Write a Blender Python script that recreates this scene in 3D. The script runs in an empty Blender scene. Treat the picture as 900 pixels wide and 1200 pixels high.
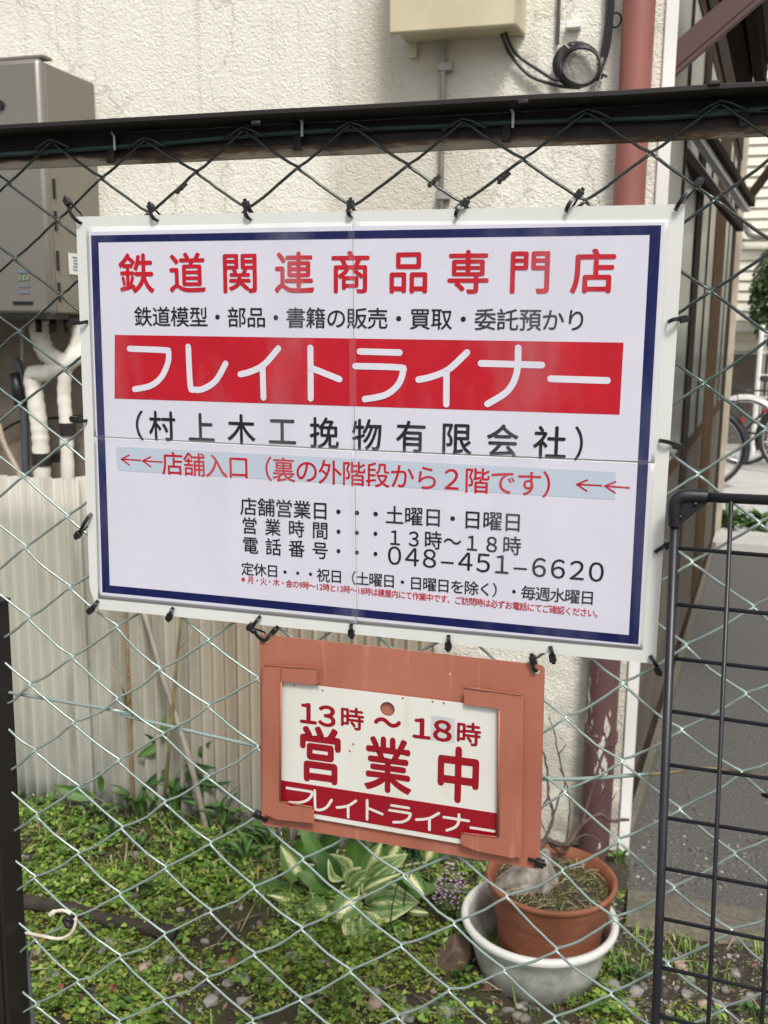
import bpy, math, random
import numpy as np
from mathutils import Vector, Matrix, noise
random.seed(7); rng = np.random.default_rng(7)
R = math.radians
scn = bpy.context.scene
COL = scn.collection
# ------------------------------------------------------------------ camera
F = 1159.0; PITCH = R(10.65); YAW = R(15.7); ROLL = R(0.51)
CAM = np.array([0.0, -1.0, 1.4])
def basis():
    f = np.array([-math.sin(YAW)*math.cos(PITCH), math.cos(YAW)*math.cos(PITCH), -math.sin(PITCH)])
    r = np.array([math.cos(YAW), math.sin(YAW), 0]); u = np.cross(r, f)
    c, s = math.cos(ROLL), math.sin(ROLL)
    return f, c*r+s*u, -s*r+c*u
FW, RT, UP = basis()
def ray(px, py): return FW + RT*(px-450)/F - UP*(py-600)/F
def aty(px, py, Y):
    d = ray(px, py); return CAM + d*((Y-CAM[1])/d[1])
def atz(px, py, Z=0.0):
    d = ray(px, py); return CAM + d*((Z-CAM[2])/d[2])
cd = bpy.data.cameras.new('camera'); cam = bpy.data.objects.new('camera', cd); COL.objects.link(cam)
mw = Matrix(((RT[0], UP[0], -FW[0], CAM[0]), (RT[1], UP[1], -FW[1], CAM[1]), (RT[2], UP[2], -FW[2], CAM[2]), (0, 0, 0, 1)))
cam.matrix_world = mw
cd.sensor_fit = 'VERTICAL'; cd.sensor_height = 36; cd.lens = 36*F/1200; cd.clip_end = 500; cd.clip_start = 0.02
cd.dof.use_dof = True; cd.dof.focus_distance = 1.08; cd.dof.aperture_fstop = 12
scn.camera = cam
# ------------------------------------------------------------------ world, sun, exposure
SUN_EL, SUN_AZ = R(52), R(152)          # azimuth measured clockwise from +Y
w = bpy.data.worlds.new('World'); scn.world = w; w.use_nodes = True
nt = w.node_tree; bg = nt.nodes['Background']
sky = nt.nodes.new('ShaderNodeTexSky'); sky.sky_type = 'NISHITA'; sky.sun_disc = False
sky.sun_elevation = SUN_EL; sky.sun_rotation = SUN_AZ; sky.dust_density = 4; sky.air_density = 1.0
hs = nt.nodes.new('ShaderNodeHueSaturation'); hs.inputs['Saturation'].default_value = 0.28
nt.links.new(sky.outputs[0], hs.inputs['Color']); nt.links.new(hs.outputs[0], bg.inputs[0]); bg.inputs[1].default_value = 0.13
sl = bpy.data.lights.new('sun', 'SUN'); sl.energy = 2.0; sl.angle = R(11); sl.color = (1, .965, .91)
so = bpy.data.objects.new('sun', sl); COL.objects.link(so)
sd = Vector((math.sin(SUN_AZ)*math.cos(SUN_EL), math.cos(SUN_AZ)*math.cos(SUN_EL), math.sin(SUN_EL)))
so.rotation_euler = sd.to_track_quat('Z', 'Y').to_euler(); so.location = (0, 0, 8)
scn.view_settings.view_transform = 'Standard'; scn.view_settings.look = 'None'
scn.view_settings.exposure = 0.30; scn.view_settings.gamma = 1
scn.cycles.max_bounces = 6; scn.cycles.use_denoising = True

# ------------------------------------------------------------------ materials
def srgb(r, g, b):
    f = lambda c: (c/255/12.92) if c/255 <= .04045 else ((c/255+.055)/1.055)**2.4
    return (f(r), f(g), f(b))
class NT:
    def __init__(s, name):
        s.m = bpy.data.materials.new(name); s.m.use_nodes = True; s.t = s.m.node_tree
        s.b = s.t.nodes['Principled BSDF']; s.co = s.t.nodes.new('ShaderNodeTexCoord').outputs['Object']
        s.geo = s.t.nodes.new('ShaderNodeNewGeometry')
        s.pos = s.geo.outputs['Position']
    def n(s, k, **kw):
        x = s.t.nodes.new(k)
        for a, v in kw.items(): setattr(x, a, v)
        return x
    def l(s, a, b): s.t.links.new(a, b)
    def noise(s, scale, detail=4, vec=None, rough=.55, stretch=None):
        x = s.n('ShaderNodeTexNoise'); x.inputs['Scale'].default_value = scale; x.inputs['Detail'].default_value = detail; x.inputs['Roughness'].default_value = rough
        v = vec or s.pos
        if stretch:
            mp = s.n('ShaderNodeMapping'); mp.inputs['Scale'].default_value = stretch; s.l(v, mp.inputs[0]); v = mp.outputs[0]
        s.l(v, x.inputs['Vector']); return x.outputs['Fac']
    def ramp(s, fac, stops):
        x = s.n('ShaderNodeValToRGB'); e = x.color_ramp.elements
        while len(e) < len(stops): e.new(.5)
        for i, (p, c) in enumerate(stops):
            e[i].position = p; e[i].color = (*c, 1) if len(c) == 3 else c
        s.l(fac, x.inputs[0]); return x.outputs[0]
    def mix(s, fac, a, b, mode='MIX'):
        x = s.n('ShaderNodeMix', data_type='RGBA', blend_type=mode)
        if isinstance(fac, (int, float)): x.inputs[0].default_value = fac
        else: s.l(fac, x.inputs[0])
        for i, v in ((6, a), (7, b)):
            if isinstance(v, tuple): x.inputs[i].default_value = (*v[:3], 1)
            else: s.l(v, x.inputs[i])
        return x.outputs[2]
    def bump(s, h, strength=.3, dist=.002):
        x = s.n('ShaderNodeBump'); x.inputs['Strength'].default_value = strength; x.inputs['Distance'].default_value = dist
        s.l(h, x.inputs['Height']); s.l(x.outputs[0], s.b.inputs['Normal']); return x
    def set(s, **kw):
        for k, v in kw.items():
            i = s.b.inputs[k.replace('_', ' ')]
            if isinstance(v, tuple): i.default_value = (*v, 1) if len(v) == 3 else v
            elif isinstance(v, (int, float)): i.default_value = v
            else: s.l(v, i)
        return s.m
def simple(name, col, rough=.5, metal=0, var=.18, scale=25, bump=0, bscale=150, **kw):
    t = NT(name); f = t.noise(scale, 5)
    a = tuple(c*(1-var) for c in col); b = tuple(min(1, c*(1+var)) for c in col)
    c = t.ramp(f, [(.3, a), (.7, b)])
    if bump: t.bump(t.noise(bscale, 4), bump, .001)
    return t.set(Base_Color=c, Roughness=rough, Metallic=metal, **kw)
def painted(name, col, under, thr=.62, scale=18, rough=.5, stretch=None, rustcol=None, bump=.15, soft=.02, coat=0):
    """paint with worn patches showing what is under it"""
    t = NT(name); f = t.noise(scale, 8, stretch=stretch, rough=.65); g = t.noise(scale*.3, 3)
    a = t.ramp(g, [(.3, tuple(c*.86 for c in col)), (.7, tuple(min(1, c*1.1) for c in col))])
    mk = t.ramp(f, [(thr, (0, 0, 0)), (thr+soft, (1, 1, 1))])
    c = t.mix(mk, a, under)
    t.bump(f, bump, .001)
    return t.set(Base_Color=c, Roughness=rough, Coat_Weight=coat)

M = {}
# stucco wall
t = NT('stucco'); vo = t.n('ShaderNodeTexVoronoi', feature='SMOOTH_F1'); vo.inputs['Scale'].default_value = 105; vo.inputs['Smoothness'].default_value = .35
dn = t.n('ShaderNodeTexNoise'); dn.inputs['Scale'].default_value = 60; t.l(t.pos, dn.inputs['Vector'])
ad = t.n('ShaderNodeMix', data_type='VECTOR'); ad.inputs[0].default_value = .05; t.l(t.pos, ad.inputs[4]); t.l(dn.outputs['Color'], ad.inputs[5])
t.l(ad.outputs[1], vo.inputs['Vector'])
fine = t.noise(240, 4)
mm = t.n('ShaderNodeMath', operation='MULTIPLY_ADD'); t.l(fine, mm.inputs[0]); mm.inputs[1].default_value = .35; t.l(vo.outputs['Distance'], mm.inputs[2])
stain = t.noise(2.2, 6, stretch=(1.3, 1, .45)); st2 = t.noise(9, 6)
base = t.ramp(stain, [(.35, (.60, .56, .47)), (.5, (.76, .73, .64)), (.75, (.79, .765, .68))])
base = t.mix(t.ramp(st2, [(.55, (0, 0, 0)), (.8, (.35, .35, .35))]), base, (.48, .44, .35))
sx = t.n('ShaderNodeSeparateXYZ'); t.l(t.pos, sx.inputs[0])
zf = t.n('ShaderNodeMapRange'); t.l(sx.outputs['Z'], zf.inputs[0]); zf.inputs[1].default_value = .75; zf.inputs[2].default_value = 0.05; zf.inputs[3].default_value = 0; zf.inputs[4].default_value = .8
dm = t.n('ShaderNodeMath', operation='MULTIPLY'); t.l(zf.outputs[0], dm.inputs[0]); t.l(t.ramp(t.noise(14, 6), [(.38, (0, 0, 0)), (.6, (1, 1, 1))]), dm.inputs[1])
base = t.mix(dm.outputs[0], base, (.33, .31, .26))
dr = t.noise(1.0, 7, stretch=(26, 1, .9), rough=.6); base = t.mix(t.ramp(dr, [(.54, (0, 0, 0)), (.72, (.42, .42, .42))]), base, (.42, .385, .30))
ck = t.n('ShaderNodeTexVoronoi', feature='DISTANCE_TO_EDGE'); ck.inputs['Scale'].default_value = 1.7; dn2 = t.n('ShaderNodeTexNoise'); dn2.inputs['Scale'].default_value = 5; dn2.inputs['Detail'].default_value = 6; t.l(t.pos, dn2.inputs['Vector'])
av = t.n('ShaderNodeMix', data_type='VECTOR'); av.inputs[0].default_value = .35; t.l(t.pos, av.inputs[4]); t.l(dn2.outputs['Color'], av.inputs[5]); t.l(av.outputs[1], ck.inputs['Vector'])
base = t.mix(t.ramp(ck.outputs['Distance'], [(.0, (.5, .5, .5)), (.006, (0, 0, 0))]), base, (.30, .27, .21))
t.bump(mm.outputs[0], .6, .0045); M['stucco'] = t.set(Base_Color=base, Roughness=.85)
M['board'] = simple('white_plastic_board', (.64, .65, .61), .35, var=.03, scale=8)
def printed(name, col, var=.02):
    t = NT(name); c = t.ramp(t.noise(30, 3), [(.3, tuple(x*(1-var) for x in col)), (.7, tuple(min(1, x*(1+var)) for x in col))])
    c = t.mix(t.ramp(t.noise(5, 6, stretch=(2.2, 1, .6)), [(.5, (0, 0, 0)), (.75, (.22, .22, .22))]), c, (.42, .42, .44)); c = t.mix(t.ramp(t.noise(150, 5), [(.72, (0, 0, 0)), (.76, (.35, .35, .35))]), c, (.25, .24, .22))
    b = t.n('ShaderNodeBump'); b.inputs['Strength'].default_value = .6; b.inputs['Distance'].default_value = .006
    t.l(t.noise(9, 3), b.inputs['Height']); t.l(b.outputs[0], t.b.inputs['Coat Normal'])
    return t.set(Base_Color=c, Roughness=.65, Specular_IOR_Level=.25, Coat_Weight=.22, Coat_Roughness=.06)
M['film'] = printed('laminate_film', (.60, .60, .60)); M['paper'] = printed('laminated_paper', (.595, .585, .665))
M['print_red'] = printed('red_print', srgb(178, 18, 36), .08); M['print_blue'] = printed('navy_print', srgb(6, 18, 74), .08)
M['print_black'] = printed('black_print', (.012, .012, .014)); M['print_pale'] = printed('pale_blue_print', srgb(176, 187, 200))
M['print_white'] = printed('unprinted_white', (.62, .61, .68)); M['ink_crimson'] = simple('crimson_enamel', srgb(142, 10, 28), .3, var=.06, Coat_Weight=.3)
t = NT('clear_tape'); tr = t.n('ShaderNodeBsdfTransparent'); mx = t.n('ShaderNodeMixShader'); mx.inputs[0].default_value = .07
t.l(tr.outputs[0], mx.inputs[1]); t.l(t.b.outputs[0], mx.inputs[2]); t.l(mx.outputs[0], t.t.nodes['Material Output'].inputs[0])
t.bump(t.noise(70, 4), .5, .003); M['tape'] = t.set(Base_Color=(.7, .7, .72), Roughness=.12, Specular_IOR_Level=1.0)
# galvanised green coated wire; shade below the rail painted in, darker towards the top
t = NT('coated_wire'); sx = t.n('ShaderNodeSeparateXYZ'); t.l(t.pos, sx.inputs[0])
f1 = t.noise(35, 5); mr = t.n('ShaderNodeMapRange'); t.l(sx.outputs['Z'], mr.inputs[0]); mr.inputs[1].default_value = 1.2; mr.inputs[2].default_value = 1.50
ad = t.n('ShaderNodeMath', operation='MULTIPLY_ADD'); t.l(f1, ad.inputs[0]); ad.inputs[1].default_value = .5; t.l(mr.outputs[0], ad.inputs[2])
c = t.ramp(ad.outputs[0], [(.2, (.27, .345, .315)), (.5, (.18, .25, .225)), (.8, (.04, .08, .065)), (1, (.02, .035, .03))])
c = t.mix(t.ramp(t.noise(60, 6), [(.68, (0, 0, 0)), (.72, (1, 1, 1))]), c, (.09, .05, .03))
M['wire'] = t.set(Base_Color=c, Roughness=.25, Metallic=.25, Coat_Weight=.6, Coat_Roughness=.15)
M['wire_dark'] = simple('dark_green_wire', (.03, .065, .055), .4)
# rusty dark steel; flange shadow painted black above, rust and light on lower lip
t = NT('rusty_beam'); f = t.noise(22, 8, rough=.7, stretch=(.35, 1, 2)); sx = t.n('ShaderNodeSeparateXYZ'); t.l(t.pos, sx.inputs[0])
mr = t.n('ShaderNodeMapRange'); t.l(sx.outputs['Z'], mr.inputs[0]); mr.inputs[1].default_value = 1.600; mr.inputs[2].default_value = 1.572
mu = t.n('ShaderNodeMath', operation='MULTIPLY'); t.l(mr.outputs[0], mu.inputs[0]); t.l(f, mu.inputs[1])
c = t.ramp(mu.outputs[0], [(.22, (.010, .006, .005)), (.32, (.04, .02, .011)), (.38, (.15, .085, .04)), (.44, (.38, .33, .25))])
t.bump(f, .3, .001); M['rust_beam'] = t.set(Base_Color=c, Roughness=.6)
M['dark_brown'] = simple('dark_brown_steel', (.018, .013, .011), .5, var=.3, scale=20, bump=.1)
M['post_paint'] = painted('dark_brown_paint', (.013, .009, .008), (.25, .2, .16), thr=.70, scale=40, rough=.5, stretch=(1, 1, .3))
t = NT('salmon_paint'); f = t.noise(9, 6, stretch=(2, 1, .6)); g_ = t.noise(3, 3); c = t.ramp(g_, [(.3, srgb(154, 92, 72)), (.7, srgb(174, 112, 92))])
c = t.mix(t.ramp(f, [(.5, (0, 0, 0)), (.75, (.45, .45, .45))]), c, srgb(122, 72, 56)); h_ = t.noise(34, 9, rough=.75); c = t.mix(t.ramp(t.noise(3, 8, stretch=(14, 1, 1), rough=.7), [(.56, (0, 0, 0)), (.66, (.3, .3, .3))]), c, srgb(205, 160, 142)); c = t.mix(t.ramp(h_, [(.66, (0, 0, 0)), (.74, (1, 1, 1))]), c, (.10, .045, .03))
t.bump(t.noise(45, 5), .12, .001); M['salmon'] = t.set(Base_Color=c, Roughness=.42)
t = NT('salmon_paint_rusty_edge'); f = t.noise(60, 8, rough=.7)
c = t.mix(t.ramp(f, [(.6, (0, 0, 0)), (.66, (1, 1, 1))]), srgb(148, 86, 68), (.10, .04, .022)); M['salmon_rust'] = t.set(Base_Color=c, Roughness=.55)
t = NT('white_enamel'); f = t.noise(55, 9, rough=.7); g = t.noise(6, 3)
c = t.ramp(g, [(.3, (.62, .61, .54)), (.7, (.69, .69, .65))]); c = t.mix(t.ramp(f, [(.68, (0, 0, 0)), (.74, (1, 1, 1))]), c, (.42, .25, .1))
sm = t.noise(12, 7, stretch=(2.5, 1, .5)); c = t.mix(t.ramp(sm, [(.55, (0, 0, 0)), (.8, (.55, .55, .55))]), c, (.5, .42, .25))
M['enamel'] = t.set(Base_Color=c, Roughness=.28)
M['black_plastic'] = simple('black_nylon', (.012, .012, .013), .35, var=.2)
M['gate_black'] = simple('black_powder_coat', (.012, .013, .017), .38, var=.25, bump=.08)
M['beige_metal'] = simple('heater_metal', (.25, .23, .20), .35, metal=.5, var=.05, scale=3)
M['heater_side'] = simple('heater_side_metal', (.225, .205, .17), .45, metal=.35, var=.05, scale=3)
t = NT('cream_box'); c = t.ramp(t.noise(5, 6, stretch=(1, 1, .5)), [(.35, (.52, .46, .31)), (.6, (.64, .58, .40))])
M['cream_box'] = t.set(Base_Color=c, Roughness=.42)
t = NT('corrugated_sheet'); c = t.ramp(t.noise(5, 6, stretch=(3, 1, .35)), [(.3, (.25, .24, .20)), (.5, (.42, .41, .35)), (.8, (.50, .49, .43))])
sx = t.n('ShaderNodeSeparateXYZ'); t.l(t.pos, sx.inputs[0]); mr = t.n('ShaderNodeMapRange'); t.l(sx.outputs['X'], mr.inputs[0]); mr.inputs[1].default_value = -1.5; mr.inputs[2].default_value = -1.1
ru = t.n('ShaderNodeMath', operation='MULTIPLY'); t.l(mr.outputs[0], ru.inputs[0]); t.l(t.noise(4, 6, stretch=(4, 1, .4)), ru.inputs[1])
c = t.mix(ru.outputs[0], c, (.30, .22, .14))
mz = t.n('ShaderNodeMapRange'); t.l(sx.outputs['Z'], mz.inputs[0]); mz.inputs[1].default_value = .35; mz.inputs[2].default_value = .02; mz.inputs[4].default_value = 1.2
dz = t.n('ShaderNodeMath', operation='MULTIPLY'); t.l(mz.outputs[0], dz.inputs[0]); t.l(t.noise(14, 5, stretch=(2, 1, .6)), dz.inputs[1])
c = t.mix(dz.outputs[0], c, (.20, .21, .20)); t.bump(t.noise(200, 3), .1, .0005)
M['corrugated'] = t.set(Base_Color=c, Roughness=.5)
M['insulation'] = simple('white_pipe_wrap', (.70, .67, .59), .75, var=.15, scale=14, bump=.6, bscale=40)
M['grey_pipe'] = simple('dark_grey_conduit', (.06, .07, .08), .5)
M['steel_pipe'] = simple('galvanised_conduit', (.36, .35, .32), .45, metal=.3)
M['beige_hose'] = simple('beige_hose', (.42, .34, .26), .5)
M['pipe_red'] = painted('salmon_downpipe_paint', (.29, .105, .085), (.62, .56, .5), thr=.70, scale=16, stretch=(1, 1, .45), bump=.1)
M['pipe_purple'] = painted('peeling_brown_paint', (.11, .055, .055), (.55, .5, .47), thr=.57, scale=17, stretch=(1.4, 1.4, .4), bump=.3)
M['pipe_flash'] = M['pipe_purple']
M['trim_white'] = painted('white_corner_paint', (.82, .81, .77), (.36, .33, .28), thr=.64, scale=11, bump=.4)
M['brown_frame'] = simple('brown_window_frame', (.035, .023, .016), .8, var=.3, scale=12, Specular_IOR_Level=.1)
M['brown_frame2'] = simple('mid_brown_frame', (.075, .045, .024), .9, var=.25, scale=12, Specular_IOR_Level=.08)
M['beige_frame'] = simple('weathered_cream_post', (.50, .43, .33), .6, var=.2, scale=10)
M['panel_tan'] = simple('taupe_panel', (.13, .112, .088), .9, var=.25, scale=4, Specular_IOR_Level=.1)
M['mottled_panel'] = simple('mottled_taupe_render', (.23, .19, .145), .9, var=.4, scale=8, bump=.6, bscale=60)
M['alu'] = simple('aluminium', (.55, .55, .56), .3, metal=.3, var=.1)
t = NT('frosted_pane'); c = t.ramp(t.noise(5, 4, stretch=(1, 1, .35)), [(.35, (.045, .055, .05)), (.65, (.13, .15, .14))]); t.bump(t.noise(60, 3), .12, .002)
M['pane'] = t.set(Base_Color=c, Roughness=.22, Specular_IOR_Level=.25)
M['strut'] = painted('brown_red_strut_paint', (.085, .04, .035), (.3, .22, .19), thr=.70, scale=14, stretch=(1, 1, 1))
M['soffit'] = simple('grey_green_soffit', (.17, .16, .125), .85, var=.15, scale=3, bump=.4, bscale=40)
# ground
t = NT('asphalt'); f = t.noise(130, 6, rough=.75); g = t.noise(3, 6); vo = t.n('ShaderNodeTexVoronoi'); vo.inputs['Scale'].default_value = 130; t.l(t.pos, vo.inputs['Vector'])
c = t.ramp(f, [(.32, (.03, .028, .026)), (.53, (.10, .095, .087)), (.70, (.34, .33, .31))]); c = t.mix(t.ramp(g, [(.35, (0, 0, 0)), (.7, (.6, .6, .6))]), c, (.11, .104, .096))
c = t.mix(t.ramp(vo.outputs['Distance'], [(.0, (.5, .5, .5)), (.18, (0, 0, 0))]), c, (.3, .29, .27)); t.bump(f, .9, .004)
M['asphalt'] = t.set(Base_Color=c, Roughness=.85)
t = NT('soil'); f = t.noise(90, 8, rough=.7); g = t.noise(7, 4); c = t.ramp(f, [(.3, (.022, .016, .010)), (.55, (.06, .045, .030)), (.75, (.16, .13, .095))])
c = t.mix(t.ramp(g, [(.45, (0, 0, 0)), (.6, (.7, .7, .7))]), c, (.06, .068, .018)); t.bump(f, 1, .006); M['soil'] = t.set(Base_Color=c, Roughness=.95)
t = NT('old_concrete'); f = t.noise(70, 8, rough=.65); c = t.ramp(f, [(.3, (.08, .07, .055)), (.6, (.17, .15, .12)), (.8, (.3, .28, .24))]); c = t.mix(t.ramp(t.noise(5, 4), [(.5, (0, 0, 0)), (.7, (.6, .6, .6))]), c, (.09, .10, .05))
t.bump(f, .6, .004); M['concrete_old'] = t.set(Base_Color=c, Roughness=.9)
M['concrete'] = simple('pale_concrete', (.46, .45, .42), .85, var=.12, scale=6, bump=.4, bscale=120)
def island(name, stops, rough=.55, sub=0, **kw):
    t = NT(name); c = t.ramp(t.geo.outputs['Random Per Island'], stops)
    return t.set(Base_Color=c, Roughness=rough, **kw)
M['clover'] = island('clover_leaf', [(0, (.045, .105, .016)), (.45, (.125, .235, .032)), (.8, (.22, .34, .05)), (.93, (.33, .42, .09)), (1, (.28, .22, .06))], .5)
M['moss'] = island('tiny_weed_leaf', [(0, (.09, .13, .015)), (.5, (.21, .29, .032)), (.9, (.34, .42, .06)), (1, (.26, .17, .04))], .6)
M['dry_moss'] = island('dry_moss', [(0, (.05, .045, .015)), (.5, (.14, .13, .04)), (1, (.22, .22, .06))], .8)
M['straw'] = island('dry_straw', [(0, (.12, .08, .045)), (.6, (.33, .26, .16)), (1, (.52, .45, .31))], .7)
M['litter'] = island('dead_leaf', [(0, (.05, .03, .018)), (.6, (.14, .085, .045)), (1, (.33, .22, .13))], .7)
M['pebble'] = island('pebble', [(0, (.05, .045, .04)), (.45, (.13, .12, .105)), (.8, (.24, .22, .19)), (.93, (.38, .36, .33)), (.97, (.26, .12, .08)), (1, (.26, .12, .08))], .8)
M['stone'] = simple('grey_stone', (.27, .255, .235), .75, var=.35, scale=30, bump=.5, bscale=90)
M['stone_pink'] = simple('pinkish_stone', (.44, .31, .25), .75, var=.3, scale=30, bump=.5, bscale=90)
M['stone_brown'] = simple('brown_rock', (.15, .10, .07), .8, var=.45, scale=25, bump=.8, bscale=60)
M['stone_red'] = simple('brick_red_stone', (.30, .11, .07), .8, var=.3, scale=30, bump=.5, bscale=90)
# leaves with UV
def leafmat(name, dark, pale, mode):
    t = NT(name); uv = t.n('ShaderNodeUVMap'); sx = t.n('ShaderNodeSeparateXYZ'); t.l(uv.outputs[0], sx.inputs[0])
    a = t.n('ShaderNodeMath', operation='SUBTRACT'); t.l(sx.outputs['X'], a.inputs[0]); a.inputs[1].default_value = .5
    b = t.n('ShaderNodeMath', operation='ABSOLUTE'); t.l(a.outputs[0], b.inputs[0])
    wv = t.noise(7, 3, vec=uv.outputs[0], stretch=(9, 1, 1)); ms = t.n('ShaderNodeMath', operation='MULTIPLY_ADD'); t.l(wv, ms.inputs[0]); ms.inputs[1].default_value = .5; t.l(b.outputs[0], ms.inputs[2])
    if mode == 'centre': st = [(.30, pale), (.40, tuple(.5*(x+y) for x, y in zip(dark, pale))), (.47, dark)]
    elif mode == 'stripe': st = [(.26, pale), (.30, dark), (.44, dark), (.48, pale), (.52, dark), (.60, dark), (.66, pale)]
    else: st = [(.2, tuple(x*1.15 for x in dark)), (.7, tuple(x*.85 for x in dark))]
    c = t.ramp(ms.outputs[0], st)
    wa = t.n('ShaderNodeMath', operation='SINE'); m2 = t.n('ShaderNodeMath', operation='MULTIPLY'); t.l(b.outputs[0], m2.inputs[0]); m2.inputs[1].default_value = 75; t.l(m2.outputs[0], wa.inputs[0])
    t.bump(wa.outputs[0], .35, .0012)
    return t.set(Base_Color=c, Roughness=.42)
M['hosta_pale'] = leafmat('hosta_cream_centre', (.11, .20, .055), (.80, .78, .44), 'centre')
M['hosta_green'] = leafmat('hosta_green_stripe', (.10, .20, .055), (.58, .60, .30), 'stripe')
M['leaf_green'] = leafmat('plain_green_leaf', (.075, .16, .03), (.1, .2, .04), 'plain')
M['leaf_dark'] = leafmat('dark_green_leaf', (.035, .085, .02), (.1, .2, .04), 'plain')
M['stem_green'] = simple('green_stem', (.12, .17, .05), .5); M['hosta_stem'] = simple('pale_stem', (.55, .55, .30), .45)
M['petal'] = simple('lilac_petal', (.50, .26, .52), .6, var=.25, scale=80)
M['cane'] = simple('brown_cane', (.26, .16, .075), .55, var=.35, scale=20); M['cane_green'] = simple('olive_cane', (.20, .16, .07), .55, var=.35, scale=20)
M['stick_grey'] = simple('weathered_grey_stick', (.27, .24, .20), .6, var=.25, scale=14, bump=.3, bscale=60)
M['dark_wood'] = simple('rotten_wood', (.035, .026, .02), .85, var=.5, scale=25, bump=.8, bscale=60)
M['twig'] = simple('bare_twig', (.085, .055, .045), .8, var=.4, scale=60, bump=.6, bscale=200)
t = NT('driftwood'); f = t.noise(40, 8, stretch=(1, 1, .25), rough=.7); t.bump(f, .9, .006); M['driftwood'] = t.set(Base_Color=t.ramp(f, [(.3, (.06, .05, .04)), (.5, (.22, .19, .16)), (.7, (.45, .41, .36))]), Roughness=.85)
t = NT('terracotta'); f = t.noise(16, 6, stretch=(1, 1, 2)); M['terracotta'] = t.set(Base_Color=t.ramp(f, [(.3, (.185, .062, .03)), (.6, (.27, .095, .048)), (.8, (.33, .15, .09))]), Roughness=.72); t.bump(t.noise(120, 4), .15, .001)
t = NT('dirty_white_plastic'); f = t.noise(20, 8, rough=.7); sx = t.n('ShaderNodeSeparateXYZ'); t.l(t.pos, sx.inputs[0]); mr = t.n('ShaderNodeMapRange'); t.l(sx.outputs['Z'], mr.inputs[0]); mr.inputs[1].default_value = .13; mr.inputs[2].default_value = .10
mu = t.n('ShaderNodeMath', operation='MULTIPLY'); t.l(mr.outputs[0], mu.inputs[0]); t.l(t.ramp(f, [(.3, (.25, .25, .25)), (.65, (1, 1, 1))]), mu.inputs[1])
M['basin'] = t.set(Base_Color=t.mix(mu.outputs[0], (.70, .69, .65), (.27, .27, .245)), Roughness=.45)
M['cord_white'] = simple('dirty_white_cord', (.62, .56, .46), .7, var=.25, scale=60, bump=.5, bscale=400)
M['tyre'] = simple('black_rubber', (.015, .015, .016), .7); M['chrome'] = simple('chrome', (.6, .6, .6), .2, metal=.9, var=.05)
M['white_paint'] = simple('white_paint', (.75, .74, .70), .4, var=.05); M['bike_frame'] = simple('black_paint', (.02, .02, .025), .3)
M['red_plastic'] = simple('red_reflector', (.4, .02, .02), .3); M['siding'] = simple('cream_siding', (.72, .69, .58), .7, var=.06, scale=2)
M['hedge'] = island('hedge_leaf', [(0, (.015, .03, .01)), (.6, (.045, .085, .02)), (1, (.09, .15, .03))], .5)
M['label_white'] = simple('white_sticker', (.75, .75, .72), .4, var=.03); M['label_green'] = simple('green_sticker_print', (.17, .24, .12), .5); M['label_blue'] = simple('blue_sticker_print', (.13, .15, .20), .5)
M['coil_cable'] = simple('black_cable', (.018, .018, .02), .38); M['iron_grey'] = simple('grey_painted_steel', (.12, .13, .15), .5)
M['patch_grey'] = simple('grey_patch', (.52, .52, .54), .4, var=.05)

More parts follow.
